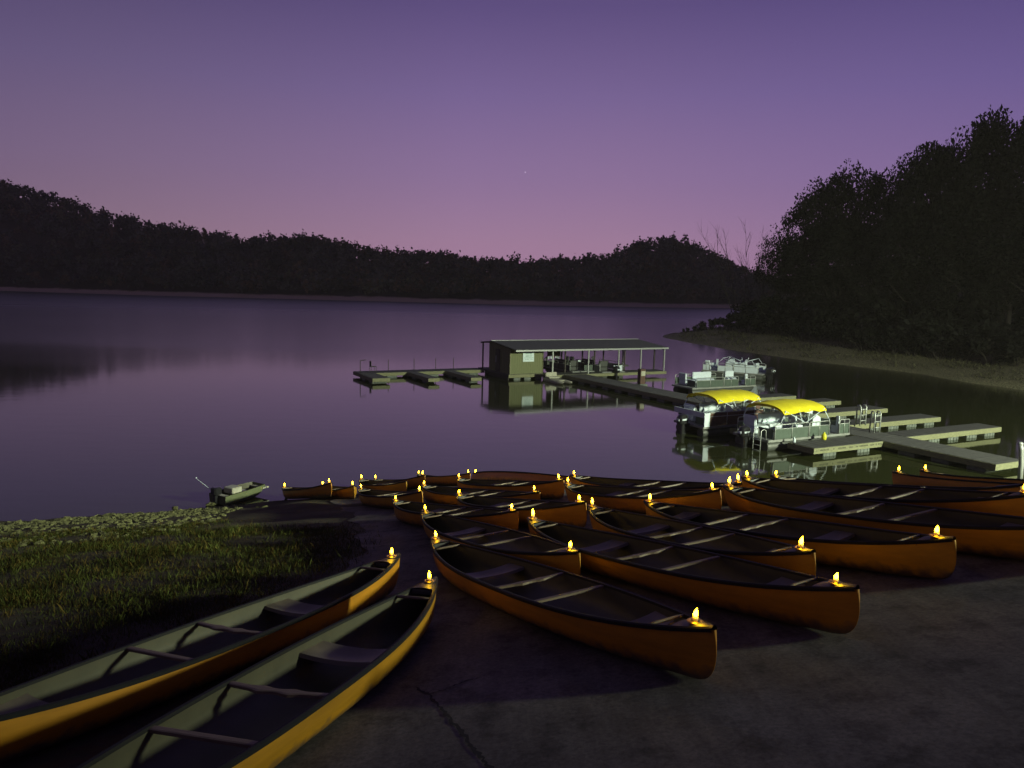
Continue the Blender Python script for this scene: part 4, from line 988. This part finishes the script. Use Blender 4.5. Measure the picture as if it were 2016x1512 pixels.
# shrubs
def make_shrub(seed, n=900):
    root = thing('shrub', 'shrub', 'shrub'); c_, cl = crown_mesh('foliage', 1.5, 1.3, n, .16, seed, nb=22, low=.8); c_.parent = root; c_.location = (0, 0, 1.15)
    mb = MB(); q = random.Random(seed)
    for i in range(0, 22, 3): mb.tube([(0, 0, -.2), tuple(Vector(cl[i])*.5+Vector((0, 0, .7))), tuple(Vector(cl[i])+Vector((0, 0, 1.15)))], .035, 5, r1=.01)
    mb.build('stems', BARK, root); return root
sv = [make_shrub(31), make_shrub(32), make_shrub(33)]; ns = 0
spots = [(1375, 657, 124, 1.6), (1395, 640, 122, 2.2), (1415, 650, 118, 2.2), (1440, 640, 116, 2.8), (1470, 640, 112, 3.2), (1505, 645, 108, 3.4), (1540, 650, 104, 3.4), (1580, 655, 98, 3.6), (1615, 660, 94, 3.2), (1655, 668, 90, 3.4), (1700, 672, 86, 3.2), (1735, 680, 84, 3.0), (1800, 690, 79, 4.6), (1760, 686, 82, 2.6), (1850, 700, 76, 3.6), (1900, 706, 73, 3.4), (1950, 712, 70, 3.4), (2000, 716, 67, 3.2), (1490, 668, 104, 1.8), (1560, 676, 96, 1.8), (1640, 690, 87, 1.8), (1722, 697, 81, 1.6), (1790, 708, 78, 1.6), (1880, 715, 72, 1.6), (1975, 730, 66, 1.6), (1350, 661, 125.5, 1.0)]
spots += [(px, 0, y, hs) for px, y, hs in ((1500, 113, 4.0), (1535, 110, 4.6), (1575, 106, 5.2), (1610, 102, 5.0), (1650, 98, 5.4), (1695, 95, 5.0), (1740, 92, 5.4), (1785, 88, 5.2), (1835, 84, 5.6), (1880, 81, 5.2), (1930, 78, 5.6), (1980, 74, 5.2), (2040, 71, 5.4))]
SL = {0: 'small dark shrub at the tip of the far bank', 1: 'upright shrub against the bright water at the bank tip', 12: 'tall pale-edged shrub standing out before the dark trees', 25: 'lowest shrub at the very end of the bank'}
for i, (px, py, y, hs) in enumerate(spots):
    d = ray(px, py)
    need = ((9.5 if px < 1700 else 6.5) if i < 26 else 11)*(1 if i > 1 and i != 25 else .25)
    while y < 170 and float(sdist(np.array([d[0]/d[1]*y]), np.array([y]), PEN)[0]) < need: y += .5
    x = d[0]/d[1]*y; s = sv[i % 3] if i < 3 else copy_tree(sv[i % 3])
    gz = float(base_terrain(x, y)); k = hs/2.4
    s.location = (x, y, max(0, gz)-.1); s.scale = (k*1.15, k*1.15, k); s.rotation_euler = (0, 0, random.uniform(0, 6)); tag(s, SL.get(i, 'dark leafy shrub in the row along the right bank'), 'shrub', 'shrubs along the right bank')

# weeds and tufts on the bare bank
wx = RNG.uniform(23, 62, 60000); wy = RNG.uniform(32, 128, 60000); wd_ = sdist(wx, wy, PEN)
keep = (wd_ > 1.0) & (wd_ < 12) & (RNG.random(60000) < .25+.75*np.clip(wd_/9, 0, 1)) & (np.sin(wx*.8+wy*.35)*np.sin(wy*.5-wx*.3)+RNG.normal(size=60000)*.3 > -.1)
wx, wy = wx[keep], wy[keep]; n = len(wx); wz = base_terrain(wx, wy)
hh_ = RNG.uniform(.08, .34, n); an = RNG.uniform(0, 2*math.pi, n); ww_ = RNG.uniform(.02, .08, n); lx, ly = RNG.normal(size=n)*.15, RNG.normal(size=n)*.15
cx, cy_ = np.cos(an)*ww_, np.sin(an)*ww_
V = np.stack([np.stack([wx-cx, wy-cy_, wz-.05], 1), np.stack([wx+cx, wy+cy_, wz-.05], 1), np.stack([wx+cx*.5+lx, wy+cy_*.5+ly, wz+hh_], 1), np.stack([wx-cx*.6+lx, wy-cy_*.6+ly, wz+hh_*.8], 1)], 1)
t_ = RNG.uniform(.6, 1.7, n)[:, None]*np.array([[1.1, 1.05, 1.0]])
tag(cards_mesh('weeds', V, 4, mat('bank_weeds', (.075, .077, .045), .9, var=.2, attr=True, spec=.1), t_), 'low weeds on the bare right bank', 'weeds', kind='stuff')

# first evening star
d = ray(1034, 339); p = EYE+d*2500
so = MB(); so.lathe([(.01, -1.5), (1.1, -1.0), (1.5, 0), (1.1, 1.0), (.01, 1.5)], 8)
st = so.build('star', mat('star_light', (1, 1, 1), emit=(1, .95, 1), estr=.9)); st.location = p; tag(st, 'single faint star in the violet sky', 'star')

# ------------------------------------------------------------------ flood lamp of the landing, on a pole up the bank to the right of the camera
LP = Vector((42, 3, 15.0)); TGT = Vector((16.5, 34, 1.0))
sl = bpy.data.lights.new('flood_lamp', 'SPOT'); sl.energy = 170000; sl.color = (.90, 1.0, .68); sl.spot_size = R(108); sl.spot_blend = .78; sl.shadow_soft_size = 1.6
so_ = bpy.data.objects.new('flood_lamp', sl); C.objects.link(so_); so_.location = LP
so_.rotation_euler = (TGT-LP).to_track_quat('-Z', 'Y').to_euler()

# ------------------------------------------------------------------ thin evening haze
import os
if True:
    hz = MB(); hz.box(-760, 760, -60, 860, -5, 125); M = bpy.data.materials.new('evening_haze'); M.use_nodes = True
    nt = M.node_tree; nt.nodes.remove(nt.nodes['Principled BSDF']); pv = nt.nodes.new('ShaderNodeVolumePrincipled')
    pv.inputs['Color'].default_value = (1, .89, .86, 1); pv.inputs['Density'].default_value = .0002; pv.inputs['Anisotropy'].default_value = 0
    nt.links.new(pv.outputs['Volume'], nt.nodes['Material Output'].inputs['Volume'])
    ho = hz.build('haze', M); tag(ho, 'thin evening haze over the lake', 'haze', kind='stuff')

# ------------------------------------------------------------------ render settings
scene.view_settings.view_transform = 'Standard'; scene.view_settings.look = 'None'; scene.view_settings.exposure = 0; scene.view_settings.gamma = 1
scene.render.engine = 'CYCLES'; cy = scene.cycles
cy.use_denoising = True; cy.max_bounces = 6; cy.diffuse_bounces = 2; cy.glossy_bounces = 3; cy.transmission_bounces = 2; cy.volume_bounces = 0; cy.transparent_max_bounces = 6
cy.sample_clamp_indirect = 4; cy.use_light_tree = True; cy.caustics_reflective = False; cy.caustics_refractive = False
